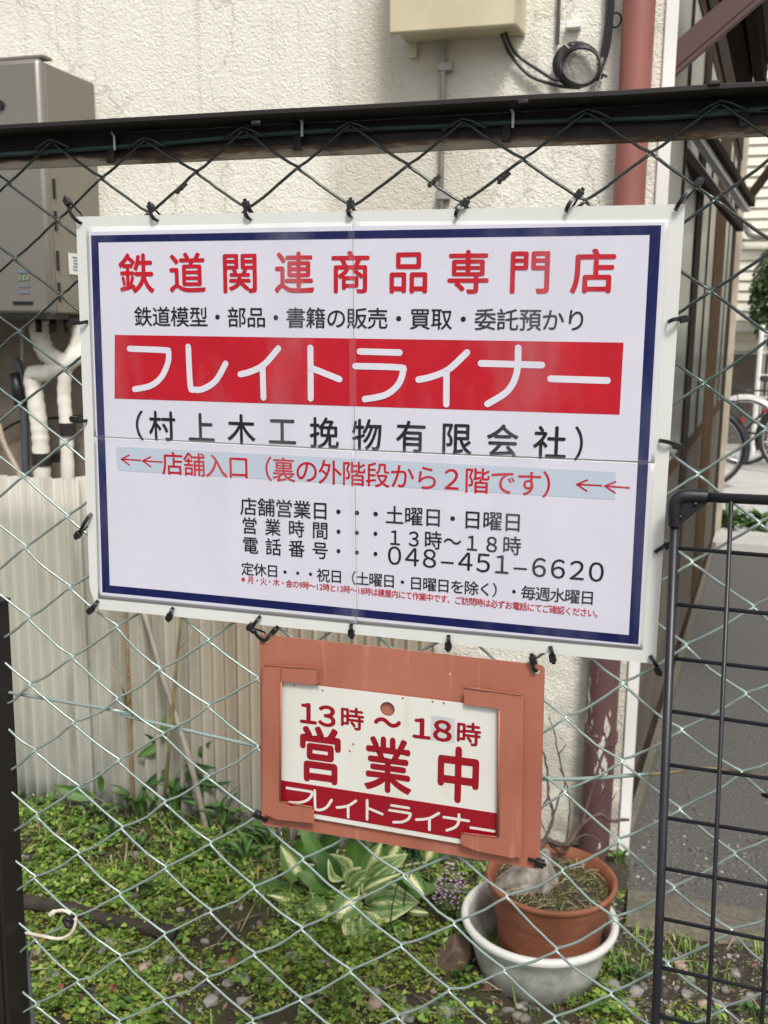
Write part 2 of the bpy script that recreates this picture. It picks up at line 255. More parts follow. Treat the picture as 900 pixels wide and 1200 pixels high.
# ------------------------------------------------------------------ mesh helpers
class MB:
    def __init__(s): s.v = []; s.f = []; s.uv = []; s.has_uv = False
    def add(s, vs, fs, uvs=None):
        b = len(s.v); s.v += [tuple(map(float, p)) for p in vs]; s.f += [tuple(i+b for i in f) for f in fs]
        if uvs is not None:
            s.has_uv = True; s.uv += list(uvs)
        else: s.uv += [(0, 0)]*len(vs)
        return s
    def box(s, c, d, rot=None):
        c = Vector(c); hx, hy, hz = d[0]/2, d[1]/2, d[2]/2
        vs = [Vector((x, y, z)) for x in (-hx, hx) for y in (-hy, hy) for z in (-hz, hz)]
        if rot is not None: vs = [rot @ v for v in vs]
        return s.add([v+c for v in vs], [(0, 1, 3, 2), (4, 6, 7, 5), (0, 4, 5, 1), (2, 3, 7, 6), (0, 2, 6, 4), (1, 5, 7, 3)])
    def hexa(s, p):  # 8 points: 4 front, 4 back in the same order
        return s.add(p, [(0, 1, 2, 3), (7, 6, 5, 4), (0, 4, 5, 1), (1, 5, 6, 2), (2, 6, 7, 3), (3, 7, 4, 0)])
    def bar(s, a, b, wd, th, up=(0, 0, 1)):
        a = Vector(a); b = Vector(b); d = (b-a).normalized(); u = Vector(up); sd_ = d.cross(u).normalized(); u = sd_.cross(d)
        q = [(sd_*x*wd/2+u*y*th/2) for x, y in ((-1, -1), (1, -1), (1, 1), (-1, 1))]
        return s.hexa([a+k for k in q]+[b+k for k in q])
    def tube(s, pts, r, n=8, cap=True, closed=False):
        pts = [Vector(p) for p in pts]; N = len(pts); rs = r if isinstance(r, (list, tuple)) else [r]*N
        vs = []; fs = []; prev = None
        for i, p in enumerate(pts):
            if closed: d = pts[(i+1) % N]-pts[i-1]
            else: d = pts[min(i+1, N-1)]-pts[max(i-1, 0)]
            d = d.normalized() if d.length > 1e-9 else Vector((0, 0, 1))
            if prev is None:
                a = Vector((0, 0, 1)) if abs(d.z) < .9 else Vector((1, 0, 0)); u = d.cross(a).normalized()
            else:
                u = prev - d*prev.dot(d); u = u.normalized() if u.length > 1e-9 else d.orthogonal().normalized()
            prev = u; v = d.cross(u)
            for k in range(n):
                an = 2*math.pi*k/n; vs.append(p+(u*math.cos(an)+v*math.sin(an))*rs[i])
        for i in range(N if closed else N-1):
            j = (i+1) % N
            for k in range(n): fs.append((i*n+k, i*n+(k+1) % n, j*n+(k+1) % n, j*n+k))
        if cap and not closed: fs += [tuple(range(n))[::-1], tuple(range((N-1)*n, N*n))]
        return s.add(vs, fs)
    def lathe(s, prof, c, n=40, wob=0):
        vs = []; fs = []; c = Vector(c); N = len(prof)
        for i in range(n):
            a = 2*math.pi*i/n
            for r, z in prof:
                k = 1+wob*noise.noise(Vector((math.cos(a)*2, math.sin(a)*2, z*20)))
                vs.append(c+Vector((math.cos(a)*r*k, math.sin(a)*r*k, z)))
        for i in range(n):
            j = (i+1) % n
            for k in range(N-1): fs.append((i*N+k, j*N+k, j*N+k+1, i*N+k+1))
        return s.add(vs, fs)
    def grid(s, fn, nu, nv, uv=False, flip=False):
        vs = [fn(i/nu, j/nv) for i in range(nu+1) for j in range(nv+1)]; fs = []
        for i in range(nu):
            for j in range(nv):
                a = i*(nv+1)+j; q = (a, a+nv+1, a+nv+2, a+1); fs.append(q[::-1] if flip else q)
        return s.add(vs, fs, [(i/nu, j/nv) for i in range(nu+1) for j in range(nv+1)] if uv else None)
    def build(s, name, mat, parent=None, smooth=False, bevel=0, sharp=None, solid=0):
        off = Vector((0, 0, 0)); q = parent
        while q is not None: off += q.location; q = q.parent
        me = bpy.data.meshes.new(name); me.from_pydata([Vector(v)-off for v in s.v], [], s.f)
        if s.has_uv:
            ul = me.uv_layers.new(name='UVMap'); li = np.empty(len(me.loops), dtype=np.int32); me.loops.foreach_get('vertex_index', li)
            ul.data.foreach_set('uv', np.array(s.uv, dtype=np.float32)[li].ravel())
        me.materials.append(mat); me.update()
        if smooth: me.shade_smooth()
        o = bpy.data.objects.new(name, me); COL.objects.link(o); o.parent = parent
        if solid:
            m = o.modifiers.new('solid', 'SOLIDIFY'); m.thickness = solid; m.offset = 0
        if bevel:
            m = o.modifiers.new('bevel', 'BEVEL'); m.width = bevel; m.segments = 2; m.limit_method = 'ANGLE'; m.angle_limit = R(40)
            me.shade_smooth(); 
            try: me.set_sharp_from_angle(angle=R(50))
            except Exception: pass
        elif sharp:
            try: me.set_sharp_from_angle(angle=R(sharp))
            except Exception: pass
        return o
def thing(name, label, cat, loc=(0, 0, 0), group=None):
    o = bpy.data.objects.new(name, None); COL.objects.link(o); o.location = loc; o.empty_display_size = .05
    o['label'] = label; o['category'] = cat
    if group: o['group'] = group
    return o
def tag(o, label, cat, group=None):
    o['label'] = label; o['category'] = cat
    if group: o['group'] = group
    return o
def struct(o): o['kind'] = 'structure'; return o
def stuff(o, label=None, cat=None):
    o['kind'] = 'stuff'
    if label: o['label'] = label; o['category'] = cat
    return o
def V(a): return Vector([float(x) for x in a])
def smoothpath(pts, n=6):
    P = [V(p) for p in pts]; out = []
    for i in range(len(P)-1):
        p0 = P[max(i-1, 0)]; p1 = P[i]; p2 = P[i+1]; p3 = P[min(i+2, len(P)-1)]
        for k in range(n):
            t_ = k/n; out.append(.5*((2*p1)+(p2-p0)*t_+(2*p0-5*p1+4*p2-p3)*t_*t_+(3*p1-p0-3*p2+p3)*t_**3))
    out.append(P[-1]); return out
def fill2d(loops, y, name):
    """fill closed loops (x,z lists) as one flat sheet facing -Y at depth y; returns MB"""
    c = bpy.data.curves.new('tmp', 'CURVE'); c.dimensions = '2D'; c.fill_mode = 'BOTH'
    for lp in loops:
        if len(lp) < 3: continue
        sp = c.splines.new('POLY'); sp.points.add(len(lp)-1)
        for p, q in zip(sp.points, lp): p.co = (q[0]*100, q[1]*100, 0, 1)
        sp.use_cyclic_u = True
    o = bpy.data.objects.new('tmp', c); COL.objects.link(o); me = o.to_mesh()
    mb = MB(); mb.add([(v.co.x/100, y, v.co.y/100) for v in me.vertices], [])
    # keep faces looking at -Y
    for p in me.polygons:
        vs = list(p.vertices); a, b, d = [me.vertices[i].co for i in vs[:3]]
        if (b-a).cross(d-a).z < 0: vs = vs[::-1]
        mb.f.append(tuple(vs))
    o.to_mesh_clear(); bpy.data.objects.remove(o); bpy.data.curves.remove(c); return mb

# ------------------------------------------------------------------ lettering
_tc = bpy.data.curves.new('glyph', 'FONT'); _tc.fill_mode = 'NONE'; _tc.resolution_u = 5; _tc.size = 10
_to = bpy.data.objects.new('glyph', _tc); COL.objects.link(_to); _gc = {}
def fillet(lp, r, sgn):
    n = len(lp); out = []
    for i in range(n):
        a, b, c = lp[i-1], lp[i], lp[(i+1) % n]
        u = (b[0]-a[0], b[1]-a[1]); v = (c[0]-b[0], c[1]-b[1]); lu = math.hypot(*u); lv = math.hypot(*v)
        if lu < 1e-6 or lv < 1e-6: continue
        cr = (u[0]*v[1]-u[1]*v[0])/(lu*lv)*sgn; dt = (u[0]*v[0]+u[1]*v[1])/(lu*lv); ang = math.atan2(cr, dt)
        if ang > R(38):
            d = min(r*math.tan(min(ang, 2.4)/2), lu*.5, lv*.5)
            p0 = (b[0]-u[0]/lu*d, b[1]-u[1]/lu*d); p2 = (b[0]+v[0]/lv*d, b[1]+v[1]/lv*d)
            for k in range(5):
                t_ = k/4; out.append(((1-t_)**2*p0[0]+2*t_*(1-t_)*b[0]+t_*t_*p2[0], (1-t_)**2*p0[1]+2*t_*(1-t_)*b[1]+t_*t_*p2[1]))
        else: out.append(b)
    return out
def grow(lp, d, sgn):
    n = len(lp); out = []
    for i in range(n):
        a, b, c = lp[i-1], lp[i], lp[(i+1) % n]; u = (b[0]-a[0], b[1]-a[1]); v = (c[0]-b[0], c[1]-b[1]); lu = math.hypot(*u) or 1; lv = math.hypot(*v) or 1
        n1 = (u[1]/lu*sgn, -u[0]/lu*sgn); n2 = (v[1]/lv*sgn, -v[0]/lv*sgn); m = (n1[0]+n2[0], n1[1]+n2[1]); L = math.hypot(*m)
        if L < .3: out.append((b[0]+n1[0]*d, b[1]+n1[1]*d)); continue
        k = min(2.0, 2/L)*d/L; out.append((b[0]+m[0]*k, b[1]+m[1]*k))
    return out
def glyph(ch, offset=0.0, rnd=.035):
    key = (ch, offset, rnd)
    if key in _gc: return _gc[key]
    _tc.body = ch
    bpy.context.view_layer.update(); dg = bpy.context.evaluated_depsgraph_get(); me = _to.evaluated_get(dg).to_mesh()
    nb = {}
    for e in me.edges:
        a, b = e.vertices; nb.setdefault(a, []).append(b); nb.setdefault(b, []).append(a)
    seen = set(); loops = []
    for s0 in range(len(me.vertices)):
        if s0 in seen or s0 not in nb: continue
        # follow in vertex order to keep direction
        lp = [s0]; seen.add(s0); cur = s0; nxt = s0+1 if (s0+1) in nb[s0] else nb[s0][0]
        while nxt not in seen:
            lp.append(nxt); seen.add(nxt); c2 = [q for q in nb[nxt] if q not in seen]; cur = nxt
            if not c2: break
            nxt = c2[0]
        pts = [(me.vertices[i].co.x/10, me.vertices[i].co.y/10) for i in lp]
        cl = [pts[0]]
        for p in pts[1:]:
            if math.hypot(p[0]-cl[-1][0], p[1]-cl[-1][1]) > .002: cl.append(p)
        if len(cl) > 2: loops.append(cl)
    _to.evaluated_get(dg).to_mesh_clear()
    area = lambda l: sum(l[i-1][0]*l[i][1]-l[i][0]*l[i-1][1] for i in range(len(l)))/2
    if loops:
        big = max(loops, key=lambda l: abs(area(l))); sg = 1 if area(big) > 0 else -1
        if rnd: loops = [fillet(l, rnd, sg) for l in loops]
        cl2 = []
        for l in loops:
            o = [l[0]]
            for p in l[1:]:
                if math.hypot(p[0]-o[-1][0], p[1]-o[-1][1]) > .0015: o.append(p)
            if len(o) > 3 and math.hypot(o[0][0]-o[-1][0], o[0][1]-o[-1][1]) < .0015: o.pop()
            cl2.append(o)
        loops = cl2
        loops = [(l, grow(l, offset, sg) if offset else None) for l in loops]
    _gc[key] = loops; return loops
# stroke-drawn katakana, cell 0..1 (x right, y down)
KATA = {
 'フ': [[(.06, .06), (.86, .08), (.93, .14), (.90, .38), (.75, .68), (.5, .88), (.14, .97)]],
 'レ': [[(.08, .04), (.10, .86), (.18, .94), (.40, .92), (.70, .74), (.94, .38)]],
 'イ': [[(.96, .05), (.62, .36), (.30, .50), (.04, .56)], [(.58, .38), (.59, 1.0)]],
 'ト': [[(.24, .04), (.24, 1.0)], [(.26, .42), (.92, .62)]],
 'ラ': [[(.14, .06), (.88, .07)], [(.06, .34), (.88, .35), (.95, .42), (.86, .68), (.62, .88), (.24, .97)]],
 'ナ': [[(.04, .30), (.96, .31)], [(.60, .03), (.59, .45), (.46, .76), (.16, .99)]],
 'ー': [[(.04, .52), (.96, .53)]],
}
def smooth2(pts, n=5):
    if len(pts) < 3: return pts
    out = []
    for i in range(len(pts)-1):
        p0 = pts[max(i-1, 0)]; p1 = pts[i]; p2 = pts[i+1]; p3 = pts[min(i+2, len(pts)-1)]
        for k in range(n):
            t_ = k/n; out.append(tuple(.5*((2*p1[a])+(p2[a]-p0[a])*t_+(2*p0[a]-5*p1[a]+4*p2[a]-p3[a])*t_*t_+(3*p1[a]-p0[a]-3*p2[a]+p3[a])*t_**3) for a in (0, 1)))
    out.append(pts[-1]); return out
def ribbon(mb, pts, wd, y):
    """flat round-ended stroke in the X-Z plane"""
    vs = []; fs = []; n = len(pts)
    for i, p in enumerate(pts):
        a = pts[max(i-1, 0)]; b = pts[min(i+1, n-1)]; d = (b[0]-a[0], b[1]-a[1]); L = math.hypot(*d) or 1; nx, nz = -d[1]/L, d[0]/L
        vs += [(p[0]+nx*wd/2, y-i*.000006, p[1]+nz*wd/2), (p[0]-nx*wd/2, y-i*.000006, p[1]-nz*wd/2)]
    for i in range(n-1): fs.append((2*i, 2*i+1, 2*i+3, 2*i+2))
    mb.add(vs, fs)
    for e, q in ((pts[0], pts[1]), (pts[-1], pts[-2])):
        a0 = math.atan2(e[1]-q[1], e[0]-q[0])
        arc = [(e[0]+math.cos(a0+k*math.pi/8)*wd/2, y-.00022, e[1]+math.sin(a0+k*math.pi/8)*wd/2) for k in range(-4, 5)]
        mb.add(arc, [tuple(range(9))])
def kata_line(mb, cells, wd, y):
    """cells: (char, left, right, top, bottom) in metres"""
    for ch, x0, x1, zt, zb in cells:
        for k, st in enumerate(KATA[ch]):
            pts = smooth2(st) if len(st) > 2 else st
            ribbon(mb, [(x0+(x1-x0)*p[0], zt-(zt-zb)*p[1]) for p in pts], wd, y-k*.00025)
def fatten(mb, strips, Y):
    """a thin band of ink round every outline makes the strokes bolder"""
    for k, (l, o) in enumerate(strips):
        n = len(l); yy = Y-.00002*(1+k % 3); b = len(mb.v); mb.v += [(p[0], yy, p[1]) for p in l]+[(p[0], yy, p[1]) for p in o]; mb.uv += [(0, 0)]*(2*n)
        a = sum(l[i-1][0]*l[i][1]-l[i][0]*l[i-1][1] for i in range(n))
        for i in range(n):
            j = (i+1) % n; f = (b+i, b+j, b+n+j, b+n+i); p0, p1, p2 = mb.v[f[0]], mb.v[f[1]], mb.v[f[2]]
            if (p1[0]-p0[0])*(p2[2]-p0[2])-(p1[2]-p0[2])*(p2[0]-p0[0]) < 0: f = f[::-1]
            mb.f.append(f)
    return mb
def text_line(text, p0, p1, hpx, wpx, Y, offset=0.0, rnd=.035, adv=None, ref=.925, split=False):
    """characters in equal cells from the centre of the first (p0) to the centre of the last (p1), pixels on plane Y"""
    a = aty(*p0, Y); b = aty(*p1, Y)
    h = (aty(p0[0], p0[1]-hpx/2, Y)-aty(p0[0], p0[1]+hpx/2, Y))[2]/ref
    wd = (aty(p0[0]+wpx/2, p0[1], Y)-aty(p0[0]-wpx/2, p0[1], Y))[0]/ref
    n = len(text); pos = [0.0]
    cw = [(adv(c) if adv else 1.0) for c in text]
    for i in range(1, n): pos.append(pos[-1]+(cw[i-1]+cw[i])/2)
    tot = pos[-1] or 1; loops = []; parts = []; strips = []
    for c, q in zip(text, pos):
        if c == ' ': continue
        x = a[0]+(b[0]-a[0])*q/tot; z = a[2]+(b[2]-a[2])*q/tot
        g = glyph(c, offset, rnd)
        cx = .5
        if c.isascii() or c == '–':
            xs = [p[0] for l, _ in g for p in l]; cx = (min(xs)+max(xs))/2
        tf = lambda p: (x+(p[0]-cx)*wd, z+(p[1]-.383)*h)
        lo = [[tf(p) for p in l] for l, _ in g]; st = [([tf(p) for p in l], [tf(p) for p in o]) for l, o in g if o]
        loops += lo; strips += st
        if split: parts.append(fatten(fill2d(lo, Y, 'text'), st, Y))
    return parts if split else fatten(fill2d(loops, Y, 'text'), strips, Y)

# ================================================================== SETTING
WY = 1.55           # front wall plane
g = MB(); g.add([(-60, -60, 0), (60, -60, 0), (60, 60, 0), (-60, 60, 0)], [(0, 1, 2, 3)]); road = struct(g.build('asphalt_ground', M['asphalt']))
def hgt(x, y):
    h = .012+.012*noise.noise(Vector((x*3, y*3, 0)))+.006*noise.noise(Vector((x*14, y*14, 3)))
    if y < 0: h -= (-y)*.12
    k = max(0, min(1, (x+.02)/.06))*max(0, min(1, (y-1.2)/.05)); h = h*(1-k)-.03*k
    k2 = max(0, min(1, (x+.10)/.2)); h -= .006*k2
    return h
g = MB(); g.grid(lambda u, v: (-4+6.5*u, -.15+1.72*v, hgt(-4+6.5*u, -.15+1.72*v)), 200, 70); bed = struct(g.build('soil_bed', M['soil'], smooth=True))
g = MB(); g.add([(-.02, 1.195, 0), (2.6, 1.195, 0), (2.6, 1.385, 0), (-.02, 1.385, 0)], []); g = MB()
def beamf(u, v):
    x = -.015+2.6*u; y = 1.195+.185*v+.006*noise.noise(Vector((x*9, v*2, 0))); return (x, y, .035-.02*v+.003*noise.noise(Vector((x*20, y*20, 5)))-.03*(1 if v in (0, 1) else 0))
g.grid(beamf, 80, 8); struct(g.build('concrete_kerb', M['concrete_old'], smooth=True))
# far side of the lane
g = MB(); g.box((3.2, 5.72, .04), (5.9, .5, .08)); struct(g.build('far_kerb', M['concrete'], bevel=.01))
g = MB(); g.add([(.2, 6.3, .004), (9, 6.3, .004), (9, 16, .004), (.2, 16, .004)], [(0, 1, 2, 3)]); struct(g.build('concrete_forecourt', M['concrete']))
# broken cement fillet along the foot of the side facade
FC0 = np.array([-.045, WY]); fd = np.array([.361+.045, 5.685-WY]); FL = np.linalg.norm(fd); fd = fd/FL; fn = np.array([fd[1], -fd[0]])
def fp(s, o, z): return (FC0[0]+fd[0]*s+fn[0]*o, FC0[1]+fd[1]*s+fn[1]*o, z)

# ------------------------------------------------------------------ building
bld = thing('building', 'cream stucco house with brown framed glass side front', 'building', (-1.5, WY, 0))
g = MB(); g.box((-3.05, WY+.1, 2.6), (6.0, .2, 5.2)); g.build('wall', M['stucco'], bld)
g = MB(); g.hexa([(-.05, WY-.008, 0), (-.02, WY-.008, 0), (-.02, WY+.10, 0), (-.05, WY+.10, 0), (-.05, WY-.008, 5.2), (-.02, WY-.008, 5.2), (-.02, WY+.1, 5.2), (-.05, WY+.1, 5.2)])
g.build('corner_trim', M['trim_white'], bld, bevel=.003)
# back filler wall of the side facade
g = MB(); g.hexa([fp(0.1, -.14, 0), fp(FL+.05, -.14, 0), fp(FL+.05, -.24, 0), fp(.1, -.24, 0), fp(.1, -.14, 5.2), fp(FL+.05, -.14, 5.2), fp(FL+.05, -.24, 5.2), fp(.1, -.24, 5.2)]); g.build('side_wall', M['panel_tan'], bld)
def fbox(s0, s1, o0, o1, z0, z1, name, m, parent=bld, bevel=.002, lab=None):
    g = MB(); g.hexa([fp(s0, o0, z0), fp(s1, o0, z0), fp(s1, o1, z0), fp(s0, o1, z0), fp(s0, o0, z1), fp(s1, o0, z1), fp(s1, o1, z1), fp(s0, o1, z1)])
    o = g.build(name, m, parent, bevel=bevel)
    if lab: o['label'] = lab
    return o
fbox(.02, FL+.1, -.13, .03, 0, .07, 'plinth', M['concrete_old'])
fbox(.02, FL, -.02, .010, .07, .12, 'sill', M['brown_frame'])
bays = [(.10, 1.14), (1.40, 2.26), (3.02, 3.86)]
for k, (s0, s1) in enumerate(bays):
    fbox(s0, s1, -.05, .001, .12, .93, 'lower_panel', M['panel_tan'])
    wn = fbox(s0, s1, -.045, .0035, .93, .98, 'window_frame', M['brown_frame2'])
    fbox(s0+.005, s1-.005, -.03, .0, .98, 2.36, 'pane', M['pane'], wn, 0)
    fbox(s0, s1, -.045, .0035, 2.36, 2.42, 'window_frame', M['brown_frame2'])
    mid = (s0+s1)/2; fbox(mid-.02, mid+.02, -.03, .004, .98, 2.36, 'sash_stile', M['brown_frame'])
for s0, s1, m_ in ((1.15, 1.39, 'brown_frame'), (2.27, 3.01, 'brown_frame2'), (3.87, 4.2, 'brown_frame')): fbox(s0, s1, -.05, .006, .12, 2.42, 'mullion', M[m_])
fbox(4.22, 4.40, -.14, .035, 0, 3.2, 'end_post', M['beige_frame'], lab='weathered cream end post of the side front')
fbox(.1, 4.2, -.06, .012, 2.42, 2.62, 'header_beam', M['brown_frame'])
fbox(.1, 4.2, -.06, .004, 2.62, 5.0, 'upper_panel', M['brown_frame'])
# silver sloping track across the glass
a = V(aty(772, 140, 1.95)); b = V(aty(862, 256, 3.6))
for k, (dz, mname, th) in enumerate(((.0, 'alu', .030), (-.035, 'brown_frame', .04), (.035, 'alu', .022), (.06, 'brown_frame', .03))):
    g = MB(); g.bar(a+Vector((.02*k, 0, dz)), b+Vector((.02*k, 0, dz)), .03, th); g.build('awning_track', M[mname], bld, bevel=.004)
# canopy over the passage and its dark beams
g = MB(); lo = [(.145, 1.60, 2.25), (.95, 1.60, 2.25), (.95, 2.72, 2.25), (.27, 2.72, 2.25)]; g.hexa([*lo, *[(x, y, 2.31) for x, y, z in lo]]); g.build('canopy', M['soffit'], bld)
for o0, z0, w_ in ((-.035, 2.19, .035), (-.095, 2.21, .05)):
    g = MB(); q = [(.145+o0, 1.60, z0), (.145+o0+w_, 1.60, z0), (.27+o0+w_, 2.76, z0), (.27+o0, 2.76, z0)]; g.hexa([*q, *[(x, y, 2.335) for x, y, z in q]]); g.build('eave_beam', M['brown_frame'], bld, bevel=.003)
# diagonal brown strut
a = V(aty(762, 94, 1.605)); b = V(aty(905, -30, 1.605)); g = MB(); g.bar(a, b+(b-a)*.5, .05, .062, up=(0, 1, 0)); g.build('diagonal_strut', M['strut'], bld, bevel=.003)
g = MB(); g.bar(a+Vector((.018, -.026, -.026)), b+(b-a)*.5+Vector((.018, -.026, -.026)), .012, .02, up=(0, 1, 0)); g.build('strut_flange', M['strut'], bld, bevel=.002)
a = V(aty(868, 245, 5.3)); b = V(aty(905, 195, 5.3)); g = MB(); g.bar(a, b+(b-a), .05, .06, up=(0, 1, 0)); g.build('far_brace', M['brown_frame'], bld)

g = MB(); g.box((-1.9, WY-.006, .95), (.96, .012, 1.02)); g.build('mottled_wall_panel', M['mottled_panel'], bld)  # thin mottled taupe panel, darker than the wall around it
# downpipe
dp = thing('downpipe', 'salmon red round downpipe beside the white house corner, peeling near the ground', 'pipe', (-.11, 1.50, 0))
xt = lambda z: -.110
g = MB(); g.tube([(-.108, 1.505, .72), (-.108, 1.505, 5.2)], .037, 24); g.build('pipe', M['pipe_red'], dp, smooth=True, sharp=60)
g = MB(); g.tube([(-.112, 1.505, -.02), (-.108, 1.505, .72)], .041, 24); o = g.build('lower_pipe', M['pipe_purple'], dp, smooth=True, sharp=60); o['label'] = 'brown lower length with peeling paint'
g = MB(); g.tube([(-.108, 1.505, .70), (-.108, 1.505, .76)], .046, 24); g.build('socket', M['pipe_purple'], dp, smooth=True, sharp=60)
for z in (.35, 1.42, 2.3):
    g = MB(); g.tube([(-.108, 1.505, z-.012), (-.108, 1.505, z+.012)], .044, 24); g.box((-.108, 1.545, z), (.02, .03, .02)); g.build('clip', M['pipe_purple' if z < 1 else 'pipe_red'], dp, smooth=True, sharp=60)

# meter box
mb_ = thing('meter_box', 'cream metal electricity box on the stucco wall above the sign', 'meter box', (-.53, 1.5, 2.08))
g = MB(); g.hexa([(-.668, 1.43, 2.092), (-.385, 1.43, 2.092), (-.372, 1.55, 2.09), (-.668, 1.55, 2.09), (-.668, 1.43, 2.52), (-.385, 1.43, 2.52), (-.372, 1.55, 2.52), (-.668, 1.55, 2.52)]); g.build('case', M['cream_box'], mb_, bevel=.004)
g = MB(); g.box((-.528, 1.424, 2.30), (.302, .016, .442)); g.build('cover', M['cream_box'], mb_, bevel=.005)
for x in (-.65, -.40):
    g = MB(); g.box((x, 1.545, 2.075), (.02, .01, .04)); g.build('bracket', M['cream_box'], mb_, bevel=.001)
for z in (2.17, 2.19):
    g = MB(); g.box((-.3725, 1.46, z), (.006, .03, .006)); g.build('vent_slot', M['black_plastic'], mb_)
# cables and conduits
cab = thing('cable_coil', 'black cable coiled in a loop on the wall beside the meter box', 'cable', V(aty(680, 75, 1.53)))
P = lambda x, y, Y=1.53: aty(x, y, Y)
g = MB(); g.tube(smoothpath([P(588, 40, 1.49), P(597, 62), P(620, 88), P(652, 100), P(680, 103)]), .0042, 8)
g.tube(smoothpath([P(592, 38, 1.50), P(604, 62, 1.525), P(628, 80, 1.525), P(655, 94, 1.52), P(660, 70, 1.52)]), .004, 8); g.build('lead', M['coil_cable'], cab, smooth=True)
for k in range(5):
    cx, cy = 676+k*1.5, 76+k*.4; rr = 27-k*1.1
    g = MB(); g.tube([P(cx+rr*math.cos(a_), cy+(rr-1)*math.sin(a_), 1.53-.006*k+.004*math.sin(3*a_+k)) for a_ in np.linspace(0, 2*math.pi, 33)[:-1]], .0038, 8, closed=True); g.build('loop', M['coil_cable'], cab, smooth=True)
for k in range(3):
    g = MB(); g.tube(smoothpath([P(700+k, 95-k*6), P(706+3*k, 60), P(711+3*k, 20), P(713+3*k, -30), P(714+3*k, -120)]), .0042, 8); g.build('riser', M['coil_cable'], cab, smooth=True)
g = MB(); g.tube([P(662, 52, 1.525), P(668, 58, 1.515), P(672, 52, 1.525)], .003, 6); g.box(P(703, 72, 1.52), (.016, .02, .012)); g.build('tie', M['steel_pipe'], cab)
c1 = thing('conduit', 'thin grey conduit running down the wall under the meter box', 'pipe', V(P(518, 60, 1.535)))
pA = P(520, 44, 1.535); g = MB(); g.tube([pA+(0, 0, .05), pA, (pA[0], pA[1], 1.45)], .007, 10); g.build('pipe', M['steel_pipe'], c1, smooth=True)
for yy in (78, 229):
    q = P(521, yy, 1.53); g = MB(); g.box((pA[0]+.006, 1.536, q[2]), (.035, .022, .02)); g.build('clip', M['steel_pipe'], c1, bevel=.002)
c2 = thing('conduit', 'thin grey conduit to the right of the meter box above the cable coil', 'pipe', V(P(655, 30, 1.54)))
pA = P(655, 0, 1.54); g = MB(); g.tube([(pA[0], 1.54, 3.2), (pA[0], 1.54, P(655, 52, 1.54)[2])], .005, 10); g.build('pipe', M['steel_pipe'], c2, smooth=True)
q = P(672, 30, 1.54); g = MB(); g.box(q, (.034, .025, .016)); g.build('clip', M['trim_white'], c2, bevel=.002)
q = P(722, 25, 1.54); hk = MB(); hk.tube([q+(.012*math.cos(a_), -.01, .016*math.sin(a_)) for a_ in np.linspace(0, 2*math.pi, 17)[:-1]], .0025, 6, closed=True); tag(hk.build('wall_hook', M['dark_brown'], None, smooth=True), 'small rusty ring hook on the wall left of the downpipe', 'hook')
q = P(705, 92, 1.545); hk = MB(); hk.tube([q, q+(.004, -.02, .004), q+(.014, -.024, -.002)], .0028, 6); tag(hk.build('wall_nail', M['dark_brown'], None, smooth=True), 'bent rusty nail in the wall by the cable coil', 'nail')

# ------------------------------------------------------------------ water heater with pipes
HX = -1.545
wh = thing('water_heater', 'beige metal gas water heater hanging on the wall at left', 'water heater', (-1.75, 1.3, 1.42))
g = MB(); g.box((HX-.235, 1.43, 1.735), (.466, .23, .62)); g.build('body', M['heater_side'], wh, bevel=.006)
g = MB(); g.box((HX-.236, 1.306, 1.735), (.472, .03, .632)); g.build('front_cover', M['beige_metal'], wh, bevel=.014)
g = MB(); g.box((HX-.236, 1.325, 2.056), (.476, .04, .008)); g.build('top_lip', M['heater_side'], wh, bevel=.002)
for z in (1.83, 1.74, 1.66, 1.56, 1.48):
    g = MB(); g.box((HX+.0005, 1.328, z), (.004, .008, .05)); g.build('side_slot', M['black_plastic'], wh)
g = MB(); g.box((HX+.001, 1.405, 1.556), (.004, .055, .055)); st = g.build('label_plate', M['label_white'], wh)
for k in range(5):
    g = MB(); g.box((HX+.0035, 1.405+(.004 if k % 2 else 0), 1.573-k*.008), (.001, .034-.006*(k % 3), .003)); g.build('print_line', M['iron_grey'], st)
q = aty(28, 330, 1.289); g = MB()
for i, (dx, dz, wd) in enumerate([(0, .026, .03), (-.012, .009, .008), (0, .009, .008), (.012, .009, .008), (0, -.01, .028), (0, -.026, .028)]): g.box(q+(dx, 0, dz), (wd, .001, .008))
g.build('sticker', M['label_blue'], wh)
g = MB()
for dx in (-.012, 0, .012): g.box(q+(dx, -.0006, .009), (.007, .001, .011))
g.build('sticker_marks', M['label_green'], wh)
q = aty(27, 355, 1.290); g = MB(); g.box(q, (.06, .004, .008)); g.build('slot', M['black_plastic'], wh)
q = aty(0, 123, 1.288); g = MB(); g.tube([q+(0, .004, 0), q+(0, -.004, 0)], .012, 16); g.build('exhaust_knob', M['black_plastic'], wh)
g = MB(); g.box((HX-.236, 1.33, 1.416), (.45, .1, .012)); g.build('bottom_rim', M['black_plastic'], wh)
for px_ in (45, 62, 78): 
    q = aty(px_, 374, 1.40); g = MB(); g.tube([q, q+(0, 0, -.035)], .009, 10); g.build('outlet', M['dark_brown'], wh, smooth=True)
def pipe(label, pts, r, m, name='pipe', cat='pipe', n=12, wrap=False, parts=()):
    pts = [V(p) for p in pts]; t_ = thing(name, label, cat, pts[0]); sm = smoothpath(pts, 6)
    rs = [r*(1+.07*math.sin(i*2.3)+.05*noise.noise(Vector((i*.7, r*50, 0)))) for i in range(len(sm))] if wrap else r
    g = MB(); g.tube(sm, rs, n); g.build('run', m, t_, smooth=True)
    for pt, rr in parts:
        g = MB(); pt = V(pt); g.tube([pt+Vector((0, 0, -.018)), pt+Vector((0, 0, .018))], rr, 12); g.build('band', M['dark_brown'], t_, smooth=True, sharp=50)
    return t_
A = lambda x, y, Y=1.42: aty(x, y, Y)
